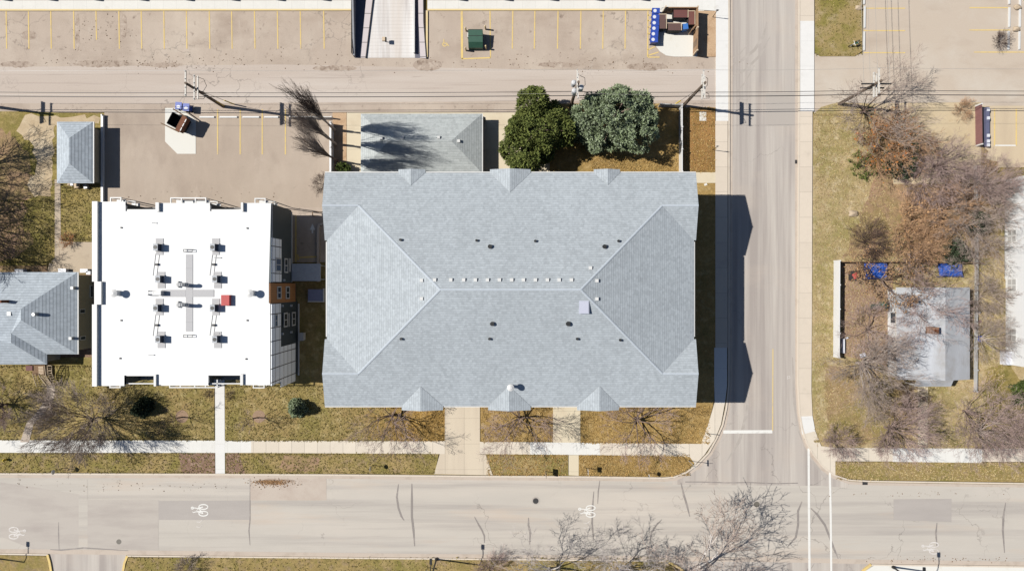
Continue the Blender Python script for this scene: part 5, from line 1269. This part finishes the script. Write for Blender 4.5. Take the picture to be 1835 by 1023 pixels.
def wire(label, pts, r, m, sag=.5, name='power_line'):
    mb = MB()
    for a_, b_ in zip(pts[:-1], pts[1:]):
        a_, b_ = Vector(a_), Vector(b_); prev = a_
        for i in range(1, 13):
            f = i / 12; p = a_.lerp(b_, f); p.z -= 4 * sag * f * (1 - f); mb.tube(prev, p, r, r, 4, False); prev = p
    tag(mb.build(name, m), label, 'power line', 'overhead lines along the alley' if 'north to south' not in label else 'overhead lines crossing the north east lot')
pl = [P0, P1, P2, P3, P4, P5]; xy = [(p.location.x, p.location.y) for p in pl]
wire('northern of two thick black cables running low along the alley', [(x, y + .12, 5.35) for x, y in xy], .035, M['wire'], .2)
wire('southern of two thick black cables running low along the alley', [(x, y - .2, 4.9) for x, y in xy], .05, M['wire'], .25)
wire('bright thin line along the north tips of the alley crossarms', [(x - .12, y + 1.35, 9.4) for x, y in xy], .016, M['wirel'], .35)
wire('bright thin line on the south tips of the alley crossarms', [(x - .12, y - 1.2, 9.4) for x, y in xy], .012, M['wirel'], .35)
x4, y4 = xy[4]
for dx, lb in ((-1.4, 'westernmost thin line running north to south over the north east lot'), (-.7, 'second thin line from the west running north to south over the north east lot'), (.1, 'middle thin line running north to south over the north east lot'), (1.4, 'easternmost thin line running north to south over the north east lot')):
    wire(lb, [(x4 + .1 + dx, y4, 8.4), (x4 - .6 + dx, y4 + 45, 8.4)], .018, M['wirel'], .4)

# ================================================================== TREES
def norm(v): return v.normalized() if v.length > 1e-9 else Vector((0, 0, 1))
def grow(seed, H_, R_, trunk, limbs, levels, ang, up, r0, kids=(6, 5, 4), wob0=.22, twig_r=.012, curve=0.0):
    """returns (thick, thin) MB pairs: recursive limbs spread over the crown"""
    rnd = random.Random(seed); thick, thin = MB(), MB()
    def br(p, d, Ln, r, lvl):
        n = 5 if lvl < 2 else (3 if lvl < levels else 2); prev = p; rr = r; out = []; wob = wob0 * (1.0 if lvl < 2 else .75)
        for i in range(n):
            d = norm(d + Vector((rnd.gauss(0, wob), rnd.gauss(0, wob), rnd.gauss(0, wob * .7) + up[min(lvl, len(up) - 1)])))
            q_ = prev + d * (Ln / n)
            if q_.z < .15: q_.z = .15 + rnd.random() * .2
            r2 = max(twig_r * .5, rr * (.80 if lvl else .9))
            (thick if rr > .035 else thin).tube(prev, q_, rr, r2, 5 if rr > .05 else 3, False)
            prev, rr = q_, r2; out.append((q_, d, rr, (i + 1) / n))
        if lvl >= levels: return
        nk = kids[min(lvl, len(kids) - 1)]
        for k in range(nk):
            j = min(n - 1, int((.25 + .75 * (k + rnd.random() * .7) / nk) * n)); q_, dd, r3, f = out[j]
            a_ = math.radians(rnd.uniform(.55, 1.15) * ang[min(lvl, len(ang) - 1)]); ax = dd.orthogonal().normalized()
            ax.rotate(Matrix.Rotation(rnd.uniform(0, 6.283), 3, dd)); nd = dd.copy(); nd.rotate(Matrix.Rotation(a_, 3, ax))
            br(q_ if j < n - 1 or k == 0 else q_, nd, Ln * rnd.uniform(.42, .72) * (1.1 - .35 * f), max(twig_r, r3 * .62), lvl + 1)
    base = Vector((0, 0, -.05)); top_ = Vector((rnd.uniform(-.1, .1), rnd.uniform(-.1, .1), trunk))
    thick.tube(base, top_, r0 * 1.15, r0 * .9, 8, False)
    for k in range(limbs):
        az = 6.283 * (k + rnd.uniform(-.3, .3)) / limbs; el = rnd.uniform(.75, 1.2)
        hr_ = R_ * el; vz = (H_ - trunk) * rnd.uniform(.55, 1.0)
        if k == 0 and limbs > 4: hr_ *= .25; vz = H_ - trunk
        v = Vector((math.cos(az) * hr_, math.sin(az) * hr_, vz)); f_ = 1 if limbs > 3 else .8
        st_ = top_ * (rnd.uniform(.75, 1) if trunk > .6 else 1)
        br(st_, norm(v), v.length * .82 * f_, r0 * rnd.uniform(.5, .68), 1)
    return thick, thin
PROTO = {}
def proto(key, seed, *a, **k):
    if (key, seed) not in PROTO:
        th, tn = grow(seed, *a, **k)
        m1 = bpy.data.meshes.new('limb_mesh'); m1.from_pydata(th.v, [], th.f); m2 = bpy.data.meshes.new('twig_mesh'); m2.from_pydata(tn.v, [], tn.f)
        PROTO[(key, seed)] = (m1, m2)
    return PROTO[(key, seed)]
KIND = {
 'front': ((6.2, 3.9, 1.2, 9, 4, (36, 40, 42), (-.03, .0, .03), .17), dict(kids=(6, 7, 6, 5), wob0=.2, twig_r=.013)),
 'broad': ((9.0, 5.6, 1.3, 18, 4, (30, 32, 34), (.02, .03, .04), .16), dict(kids=(7, 9, 8, 6), wob0=.11, twig_r=.019)),
 'broad2': ((8.2, 4.8, 1.4, 13, 4, (32, 36, 38), (.02, .03, .04), .2), dict(kids=(6, 8, 8, 5), wob0=.15, twig_r=.0145)),
 'column': ((14.5, .5, 2.6, 8, 4, (9, 13, 17), (.12, .2, .24), .2), dict(kids=(10, 9, 7, 4), wob0=.045, twig_r=.0115)),
 'young': ((3.8, 1.5, 1.2, 6, 3, (38, 42, 45), (.05, .06, .06), .07), dict(kids=(5, 5, 5), wob0=.16, twig_r=.014)),
 'bush': ((2.8, 2.7, .12, 26, 3, (30, 34, 38), (.0, .02, .04), .045), dict(kids=(5, 8, 8), wob0=.14, twig_r=.014)),
 'thin': ((7.0, 3.9, .9, 10, 4, (32, 36, 40), (.0, .02, .04), .13), dict(kids=(6, 7, 6, 5), wob0=.16, twig_r=.013)),
 'street': ((12.5, 7.2, 2.0, 9, 4, (36, 42, 46), (.0, .02, .03), .26), dict(kids=(7, 8, 7, 6), wob0=.2, twig_r=.026)),
}
def tree(kind, px, py, label, twig='twig_g', bark='bark', seed=1, sc=1.0, rz=0.0, name='bare_tree', cat='tree', group=None, leaf_=None, nleaf=0, zs=1.0, lr=.11, xs=1.0):
    a_, k_ = KIND[kind]; m1, m2 = proto(kind, seed, *a_, **k_)
    x, y = P(px, py, .1); t = thing(name, label, cat, (x, y, .08), rz, group); t.scale = (sc * xs, sc * xs, sc * zs)
    for nm, me, m in (('trunk', m1, bark), ('crown', m2, twig)):
        if len(me.materials) == 0: me.materials.append(None)
        o = bpy.data.objects.new(nm, me); COL.objects.link(o); o.parent = t
        o.material_slots[0].link = 'OBJECT'; o.material_slots[0].material = M[m]
        if nm == 'crown' and leaf_:
            rnd = random.Random(seed * 7 + int(px)); mb = MB(); vs = m2.vertices; n = len(vs)
            for i in range(nleaf):
                p = vs[rnd.randrange(n)].co; c = Vector((p.x + rnd.gauss(0, .06), p.y + rnd.gauss(0, .06), p.z + rnd.gauss(0, .06)))
                u_ = Vector((rnd.gauss(0, 1), rnd.gauss(0, 1), rnd.gauss(0, .5))).normalized(); v_ = u_.cross(Vector((rnd.gauss(0, 1), rnd.gauss(0, 1), rnd.gauss(0, 1)))).normalized(); s_ = lr * rnd.uniform(.6, 1.3)
                mb.face([c - u_ * s_, c - v_ * s_ * .6, c + u_ * s_, c + v_ * s_ * .6])
            mb.build('leaves', M[leaf_], t)
    return t
TALL = 'tall slender bare trees by the pale fence'
tree('column', 600, 233, 'tall slender bare tree, northern of the three by the pale fence', 'twig_d', 'barkp', 1, .95, 0, group=TALL, xs=.82)
tree('column', 602, 259, 'tall slender bare tree, middle of the three by the pale fence', 'twig_g', 'barkp', 2, .92, 1, group=TALL, xs=.82)
tree('column', 604, 288, 'tall slender bare tree, southern of the three by the pale fence', 'twig_g', 'bark', 1, .88, 2.2, group=TALL, xs=.82)
FR = 'bare trees on the lawn before the long building'
tree('front', 706, 743, 'spreading bare tree on the lawn west of the concrete driveway', 'twig_p', 'bark', 1, .86, 0, group=FR)
tree('front', 931, 747, 'spreading bare tree on the lawn between the driveway and the cream walk', 'twig_p', 'bark', 2, .86, .6, group=FR)
tree('front', 1138, 748, 'spreading bare tree on the lawn nearest the curving corner pavement', 'twig_p', 'bark', 3, .86, 2.0, group=FR)
tree('broad', 176, 747, 'largest bare tree, its wide crown spread over the pavement before the west house', 'twig_g', 'bark', 4, .57, .4, zs=1.35)
tree('broad2', 14, 724, 'bare tree at the west edge, south west of the winding path', 'twig_p', 'bark', 5, .62, .8)
tree('broad2', -92, 310, 'bare tree beyond the west edge whose twigs shade the bare dirt yard', 'twig_d', 'bark', 5, 1.25, 2.0)
tree('broad2', -92, 405, 'second bare tree beyond the west edge, south of the first, shading the green yard', 'twig_d', 'bark', 6, 1.15, 1.0)
tree('young', 326, 747, 'slim young tree in a round mulch bed, west of the white front walk', 'twig_d', 'bark', 1, 1.0, 0, group='young trees in mulch beds')
tree('young', 461, 748, 'slim young tree in a round mulch bed, east of the white front walk', 'twig_p', 'bark', 2, 1.0, 1, group='young trees in mulch beds')
for px, py in ((326, 746), (464, 746)):
    x, y = P(px, py, .1); struct('mulch_ring', MB().tube((x, y, .0), (x, y, .112), .85, .75, 24), M['mulch_red'])
# east thicket
TH = 'trees and shrubs of the east thicket'
E_ = [
 ('thin', 1542, 203, 'grey bare tree at the foot of the crossed arm utility pole', 'twig_g', 'bark', 1, 1.0, 0, None, 0, 1),
 ('bush', 1572, 268, 'rusty orange brown shrub on the straw lawn, north west edge of the thicket', 'twig_o', 'bark', 1, 1.15, 0, 'leaf_orange', 500, 1),
 ('bush', 1612, 262, 'rusty brown shrub just east of the orange one', 'twig_o', 'bark', 2, 1.1, 1, None, 0, 1),
 ('bush', 1655, 330, 'pale lilac grey shrub south of the sandy lot', 'twig_p', 'bark', 1, 1.1, 2, None, 0, 1),
 ('broad2', 1672, 300, 'big purplish bare tree reaching over the sandy lot', 'twig_p', 'bark', 5, .62, 1, None, 0, 1),
 ('broad2', 1742, 335, 'bare tree at the north corner of the white walled building', 'twig_p', 'barkp', 6, .55, 2, None, 0, 1),
 ('bush', 1690, 375, 'ochre brown bush in the heart of the thicket', 'twig_o', 'bark', 2, 1.0, 3, None, 0, 1),
 ('thin', 1720, 405, 'grey bare tree in the heart of the thicket', 'twig_g', 'bark', 2, .75, 2, None, 0, 1),
 ('bush', 1620, 410, 'brown leafy bush north of the fenced east yard', 'twig_o', 'bark', 1, 1.15, 4, 'leaf_brown', 700, 1),
 ('bush', 1548, 432, 'dark purplish round bush on the straw lawn north of the white fence', 'twig_d', 'bark', 2, .75, 4, None, 0, 1),
 ('broad2', 1625, 440, 'bare tree with clinging brown leaves over the back fence', 'twig_o', 'bark', 5, .5, 3, 'leaf_brown', 800, 1),
 ('thin', 1575, 500, 'small tree thick with brown leaves inside the fenced yard', 'twig_d', 'bark', 1, .8, 2, 'leaf_brown', 2600, .8),
 ('thin', 1730, 460, 'grey bare tree tangled in the long weathered fence', 'twig_g', 'bark', 1, .6, 4, None, 0, 1),
 ('thin', 1640, 545, 'pale barked tree spreading over the roof of the small east house', 'twig_p', 'barkp', 2, .8, 1, None, 0, 1),
 ('broad2', 1752, 605, 'bare tree in front of the white walled building', 'twig_g', 'barkp', 6, .45, 4, None, 0, 1),
 ('thin', 1550, 590, 'low bare tree in the brown yard west of the small house', 'twig_p', 'bark', 1, .75, 5, None, 0, .7),
 ('broad2', 1535, 650, 'large grey tree with pale limbs at the south end of the white fence', 'twig_g', 'barkp', 6, .8, 0, None, 0, 1),
 ('broad2', 1585, 765, 'broad purplish tree over the pavement south of the small house', 'twig_p', 'bark', 5, .72, 5, None, 0, 1),
 ('thin', 1725, 735, 'bare tree on the green lawn south east of the small house', 'twig_p', 'bark', 2, .8, 3, None, 0, 1),
 ('broad2', 1748, 770, 'bare tree with long pale limbs over the pavement at the east edge', 'twig_p', 'barkp', 6, .66, 2.6, None, 0, 1),
 ('bush', 1500, 790, 'reddish low bush on the corner of the straw lawn', 'twig_p', 'bark', 1, .7, 1, None, 0, 1),
 ('bush', 1625, 705, 'thin shrub at the south west corner of the small house', 'twig_d', 'bark', 2, .6, 1, None, 0, 1),
 ('bush', 1755, 530, 'grey shrub between the fence and the white walled building', 'twig_g', 'bark', 1, .8, 2, None, 0, 1),
 ('bush', 1745, 365, 'grey brown bush against the long weathered fence', 'twig_g', 'bark', 2, 1.1, 2, None, 0, 1),
]
for k_, px, py, lb, tw, bk, sd, sc, rz, lf, nl, zs in E_:
    tree(k_, px, py, lb, tw, bk, sd, sc, rz, 'bare_tree' if k_ != 'bush' else 'bare_shrub', 'tree' if k_ != 'bush' else 'shrub', TH, lf, nl, zs)
# south edge trees
SE_ = 'bare trees along the south verge'
tree('thin', 985, 1017, 'small white twigged tree on the south verge, westernmost of three', 'twig_w', 'barkw', 2, 1.0, 1, group=SE_, zs=1.2)
tree('street', 1110, 1014, 'white twigged tree on the south verge, middle of three', 'twig_w', 'barkw', 7, .56, 1.5, group=SE_)
tree('street', 1212, 1028, 'big white limbed tree on the south verge reaching over the street', 'twig_g', 'barkw', 8, .86, 2.9, group=SE_)
tree('bush', 880, 1018, 'low brown shrub on the south verge beside the lamp shadow', 'twig_p', 'bark', 2, .7, 0, name='bare_shrub', cat='shrub')
tree('bush', 341, 1015, 'low brown shrub on the south verge near the yellow kerbed drive', 'twig_g', 'bark', 1, .5, 0, name='bare_shrub', cat='shrub')
tree('bush', 581, 332, 'twiggy bush poking out from under the roof corner of the long building', 'twig_d', 'bark', 1, .4, 0, name='bare_shrub', cat='shrub')
tree('bush', 1722, 198, 'low ochre shrub on the sandy lot beside the maroon fence', 'twig_o', 'bark', 2, .4, 0, name='bare_shrub', cat='shrub')
tree('bush', 1789, 76, 'round brown tumbleweed lying in the north east lot', 'twig_d', 'bark', 1, .35, 0, name='tumbleweed', cat='tumbleweed')
tree('bush', 413, 708, 'tiny dark shrub beside the white front walk', 'twig_d', 'bark', 2, .17, 0, name='bare_shrub', cat='shrub')
tree('bush', 127, 432, 'little orange leaved bush in pots at the patio edge', 'twig_o', 'bark', 1, .3, 0, name='leafy_shrub', cat='shrub', leaf_='leaf_orange', nleaf=260, lr=.2)
tree('bush', 375, 706, 'tiny dark shrub west of the white front walk', 'twig_d', 'bark', 1, .15, 0, name='bare_shrub', cat='shrub')

def clumps(seed, R_, Hh, n, cr, per, ls, shape='dome', rx=1.0, gap=None, ry=1.0):
    """foliage sprays over a crown made of several overlapping lobes; returns MB"""
    rnd = random.Random(seed); mb = MB(); L_ = []
    if shape == 'dome':
        L_.append((Vector((0, 0, Hh * .55)), R_ * .55, Hh * .44))
        for i in range(10):
            a_ = 6.283 * (i + rnd.uniform(-.3, .3)) / 10
            if gap and gap[0] < math.degrees(a_) % 360 < gap[1]: continue
            k = rnd.uniform(.42, .78)
            L_.append((Vector((math.cos(a_) * R_ * k * rx, math.sin(a_) * R_ * k * ry, Hh * rnd.uniform(.28, .55))), R_ * rnd.uniform(.24, .46), Hh * rnd.uniform(.2, .36)))
    for i in range(n):
        if shape == 'dome':
            c0_, lr_, lh_ = L_[rnd.randrange(len(L_))]
            d = norm(Vector((rnd.gauss(0, 1), rnd.gauss(0, 1), rnd.gauss(.35, 1))))
            c = c0_ + Vector((d.x * lr_, d.y * lr_, d.z * lh_)) * rnd.uniform(.78, 1.06)
            if c.z < .3: c.z = .3 + rnd.random() * .4
            if any((((c - q_).x / a_) ** 2 + ((c - q_).y / a_) ** 2 + ((c - q_).z / b_) ** 2) < .42 for q_, a_, b_ in L_) and rnd.random() < .85: continue
        else:
            t_ = rnd.random(); z = Hh * (.03 + .95 * t_ ** 1.3); rr = (R_ * (1 - z / Hh) ** .85 + .05) * rnd.uniform(.6, 1.1); az = rnd.uniform(0, 6.283)
            c = Vector((math.cos(az) * rr * rx, math.sin(az) * rr, z))
        k = cr * rnd.uniform(.55, 1.4); out = norm(Vector((c.x, c.y, (c.z - Hh * .3) * .8)))
        for j in range(per):
            d = norm(Vector((rnd.gauss(0, 1), rnd.gauss(0, 1), rnd.gauss(0, 1))) + out * .5); p = c + d * k * rnd.random() ** .3
            u_ = norm(d + Vector((rnd.gauss(0, .5), rnd.gauss(0, .5), rnd.gauss(0, .5)))); v_ = norm(u_.cross(Vector((rnd.gauss(0, 1), rnd.gauss(0, 1), rnd.gauss(0, 1))))); s_ = ls * rnd.uniform(.6, 1.4)
            mb.face([p - u_ * s_ * .4 - v_ * s_ * .45, p + u_ * s_ - v_ * s_ * .16, p + u_ * s_ + v_ * s_ * .16, p - u_ * s_ * .4 + v_ * s_ * .45])
    return mb
def evergreen(X, Y, R_, Hh, n, cr, per, ls, label, m, seed, shape='dome', rx=1.0, name='evergreen_tree', cat='tree', rz=0, gap=None, ry=1.0):
    t = thing(name, label, cat, (X, Y, .08), rz)
    tr = MB().tube((0, 0, -.1), (0, 0, Hh * .75), R_ * .07 + .03, .03, 8, False)
    rnd = random.Random(seed)
    for i in range(14 if R_ > 2 else 6):
        a_ = rnd.uniform(0, 6.28); z = Hh * rnd.uniform(.15, .7); tr.tube((0, 0, z), (math.cos(a_) * R_ * .7, math.sin(a_) * R_ * .7, z + R_ * .25), .07 * R_ / 4, .02, 5, False)
    tr.build('trunk', M['bark'], t); clumps(seed, R_, Hh, n, cr, per, ls, shape, rx, gap, ry).build('crown', M[m], t)
    return t
evergreen(2.9, 17.5, 4.1, 6.9, 640, .52, 85, .15, 'big olive green evergreen beside the long garage apron', 'leaf_juniper', 11, gap=(285, 350), rx=1.15)
evergreen(11.5, 19.0, 4.5, 8.2, 700, .48, 85, .14, 'big blue green evergreen, eastern of the two by the alley', 'leaf_spruce', 12, rx=1.18, ry=.78)
x, y = P(261, 730); evergreen(x, y, 1.0, 2.6, 150, .26, 40, .13, 'small dark cone shaped evergreen on the lawn, near the west young tree', 'leaf_dark', 21, 'cone', name='conifer_shrub', cat='shrub')
x, y = P(536, 729); evergreen(x, y, 1.05, 2.6, 150, .24, 44, .12, 'small blue green conifer on the lawn, near the east young tree', 'leaf_spruce', 22, 'cone', name='conifer_shrub', cat='shrub')
x, y = P(617, 304); evergreen(x, y, .75, 1.2, 60, .22, 40, .14, 'little dark green shrub in the corner by the long garage', 'leaf_green', 23, name='evergreen_shrub', cat='shrub')
x, y = P(1826, 702); evergreen(x, y, 1.3, 1.5, 120, .3, 40, .13, 'rounded green bush on the lawn at the east edge', 'leaf_green', 24, name='evergreen_shrub', cat='shrub')
x, y = P(1545, 300); evergreen(x, y, 1.6, .9, 70, .26, 24, .12, 'low olive juniper sprawling on the straw lawn, under the rusty shrubs', 'leaf_juniper', 25, rx=1.6, name='evergreen_shrub', cat='shrub')
x, y = P(1610, 292); evergreen(x, y, 1.9, 2.6, 190, .36, 40, .15, 'dark evergreen amid the rusty shrubs of the thicket', 'leaf_dark', 26, rx=1.4, name='evergreen_shrub', cat='shrub')
x, y = P(1700, 455); evergreen(x, y, 1.6, 2.2, 90, .36, 34, .15, 'dark evergreen bush near the bright blue tarp', 'leaf_dark', 27, name='evergreen_shrub', cat='shrub')
x, y = P(1735, 400); evergreen(x, y, 1.5, 3.0, 90, .36, 34, .15, 'dark green bush deep in the thicket by the weathered fence', 'leaf_dark', 28, name='evergreen_shrub', cat='shrub')
x, y = P(1218, 8); 
# fallen leaves over the east lawn and yard: uncountable
rnd = random.Random(5); mb = MB()
def scatter(n, x0, y0, x1, y1, z, s_):
    for _ in range(n):
        px, py = rnd.uniform(x0, x1), rnd.uniform(y0, y1); x, y = P(px, py, z); a_ = rnd.uniform(0, 6.28); r = s_ * rnd.uniform(.5, 1.3); b_ = rnd.uniform(.4, .8)
        c, s2 = math.cos(a_) * r, math.sin(a_) * r
        mb.add([(x - c, y - s2, z + .02), (x + s2 * b_, y - c * b_, z + rnd.uniform(.02, .07)), (x + c, y + s2, z + .03), (x - s2 * b_, y + c * b_, z + rnd.uniform(.02, .07))], [(0, 1, 2, 3)])
scatter(9000, 1460, 205, 1600, 800, .1, .055); scatter(9000, 1600, 330, 1800, 800, .12, .06); scatter(2500, 1512, 470, 1600, 640, .12, .07)
scatter(1500, 1500, 828, 1800, 856, .1, .05)
tag(mb.build('fallen_leaves', M['leaf_fallen']), 'dry fallen leaves littering the lawns of the east side', 'leaves', kind='stuff')
rnd = random.Random(6); mb = MB()
scatter(2500, 0, 655, 380, 788, .1, .04); scatter(1200, 1226, 196, 1281, 306, .1, .045); scatter(1200, 405, 690, 790, 788, .1, .035)
for _ in range(500):
    x, y = P(rnd.gauss(488, 15), 860 + abs(rnd.gauss(0, 4)), 0); a_ = rnd.uniform(0, 6.28); r_ = rnd.uniform(.04, .1); z_ = .02 + rnd.random() * .1
    mb.add([(x - r_ * math.cos(a_), y - r_ * math.sin(a_), z_), (x + r_ * .5 * math.sin(a_), y - r_ * .5 * math.cos(a_), z_ + .03), (x + r_ * math.cos(a_), y + r_ * math.sin(a_), z_), (x - r_ * .5 * math.sin(a_), y + r_ * .5 * math.cos(a_), z_ + .03)], [(0, 1, 2, 3)])
tag(mb.build('fallen_leaves', M['leaf_brown']), 'brown leaf crumbs scattered over the western lawns', 'leaves', kind='stuff')
# grit and debris in the lots
def tufts(name, label, m, zones, seed):
    rn = random.Random(seed); mb = MB()
    for n, x0, y0, x1, y1 in zones:
        for _ in range(n):
            px, py = rn.uniform(x0, x1), rn.uniform(y0, y1)
            if rn.random() < .22: py = rn.choice((y0, y1)) + rn.gauss(0, .7)
            if 690 < py < 790 and (abs(px - (91 - max(0, py - 700) * .52)) < 13 or any(abs(px - q_) < 15 and abs(py - 746) < 13 for q_ in (326, 464))): continue
            x, y = P(px, py, .1)
            for k in range(3):
                a_ = rn.uniform(0, 6.28); s_ = rn.uniform(.03, .07); h_ = rn.uniform(.04, .1); lx, ly = rn.gauss(0, .07), rn.gauss(0, .07); c_, q_ = math.cos(a_) * s_, math.sin(a_) * s_
                mb.add([(x - c_, y - q_, .1), (x + c_, y + q_, .1), (x + c_ * .4 + lx, y + q_ * .4 + ly, .1 + h_), (x - c_ * .4 + lx, y - q_ * .4 + ly, .1 + h_)], [(0, 1, 2, 3)])
    tag(mb.build(name, M[m]), label, 'grass', kind='stuff')
M['tuft_gold'] = leaf('gold grass blades', T(210, 174, 108), T(192, 156, 94), T(226, 196, 138)); M['tuft_green'] = leaf('green grass blades', T(186, 164, 106), T(158, 146, 84), T(208, 186, 134)); M['tuft_straw'] = leaf('straw grass blades', T(214, 188, 140), T(184, 164, 108), T(228, 208, 164))
tufts('grass_tufts', 'dry golden grass blades on the lawns around the long building', 'tuft_gold', ((2600, 1041, 728, 1272, 793), (1100, 862, 730, 990, 790), (1800, 1038, 816, 1236, 851), (1200, 1060, 285, 1216, 308), (900, 1226, 194, 1281, 307), (900, 700, 730, 796, 789), (900, 872, 815, 1017, 850)), 1)
tufts('grass_tufts', 'half green grass blades on the western lawns and verges', 'tuft_green', ((3800, 404, 692, 700, 789), (4500, 0, 656, 383, 787), (1500, 0, 812, 384, 846), (1800, 405, 813, 780, 847), (1300, 0, 360, 97, 470), (1000, 110, 336, 182, 430), (1200, 228, 999, 1190, 1023), (600, 1461, 0, 1544, 98)), 2)
tufts('grass_tufts', 'straw coloured grass blades on the eastern lawns', 'tuft_straw', ((7000, 1459, 206, 1600, 790), (4000, 1600, 400, 1800, 800), (2000, 1498, 829, 1835, 858)), 3)
# added dark block paints the maroon fence shadow, with white spots
t_ = thing('fence_shadow_block', 'narrow blue grey block painting the shadow of the maroon fence, with white spots', 'painted shadow', (*P(1765, 229), 0))
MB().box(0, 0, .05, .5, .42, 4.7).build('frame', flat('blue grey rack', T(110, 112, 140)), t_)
for py in (199, 214, 245, 255, 262): MB().box(.03, -(py - 229) / K, .5, .62, .3, .36).build('pale_spot', M['whitep'], t_)
rnd = random.Random(7); mb = MB()
for x0, y0, x1, y1, n in ((0, 95, 620, 124, 160), (765, 100, 1280, 128, 120), (130, 25, 240, 120, 60), (455, 858, 530, 872, 160), (0, 858, 450, 880, 60), (1500, 880, 1835, 890, 40), (190, 340, 580, 362, 30), (1550, 997, 1835, 1008, 80)):
    for _ in range(n):
        x, y = P(rnd.gauss((x0 + x1) / 2, (x1 - x0) / 3.5), rnd.gauss((y0 + y1) / 2, (y1 - y0) / 3.2), 0); s_ = rnd.uniform(.03, .11)
        mb.box(x, y, .012, .012 + s_ * .4, s_, s_ * rnd.uniform(.5, 1.4), rnd.uniform(0, 3), .6)
tag(mb.build('grit', M['timberd']), 'scattered grit and leaf debris on the asphalt', 'debris', kind='stuff')
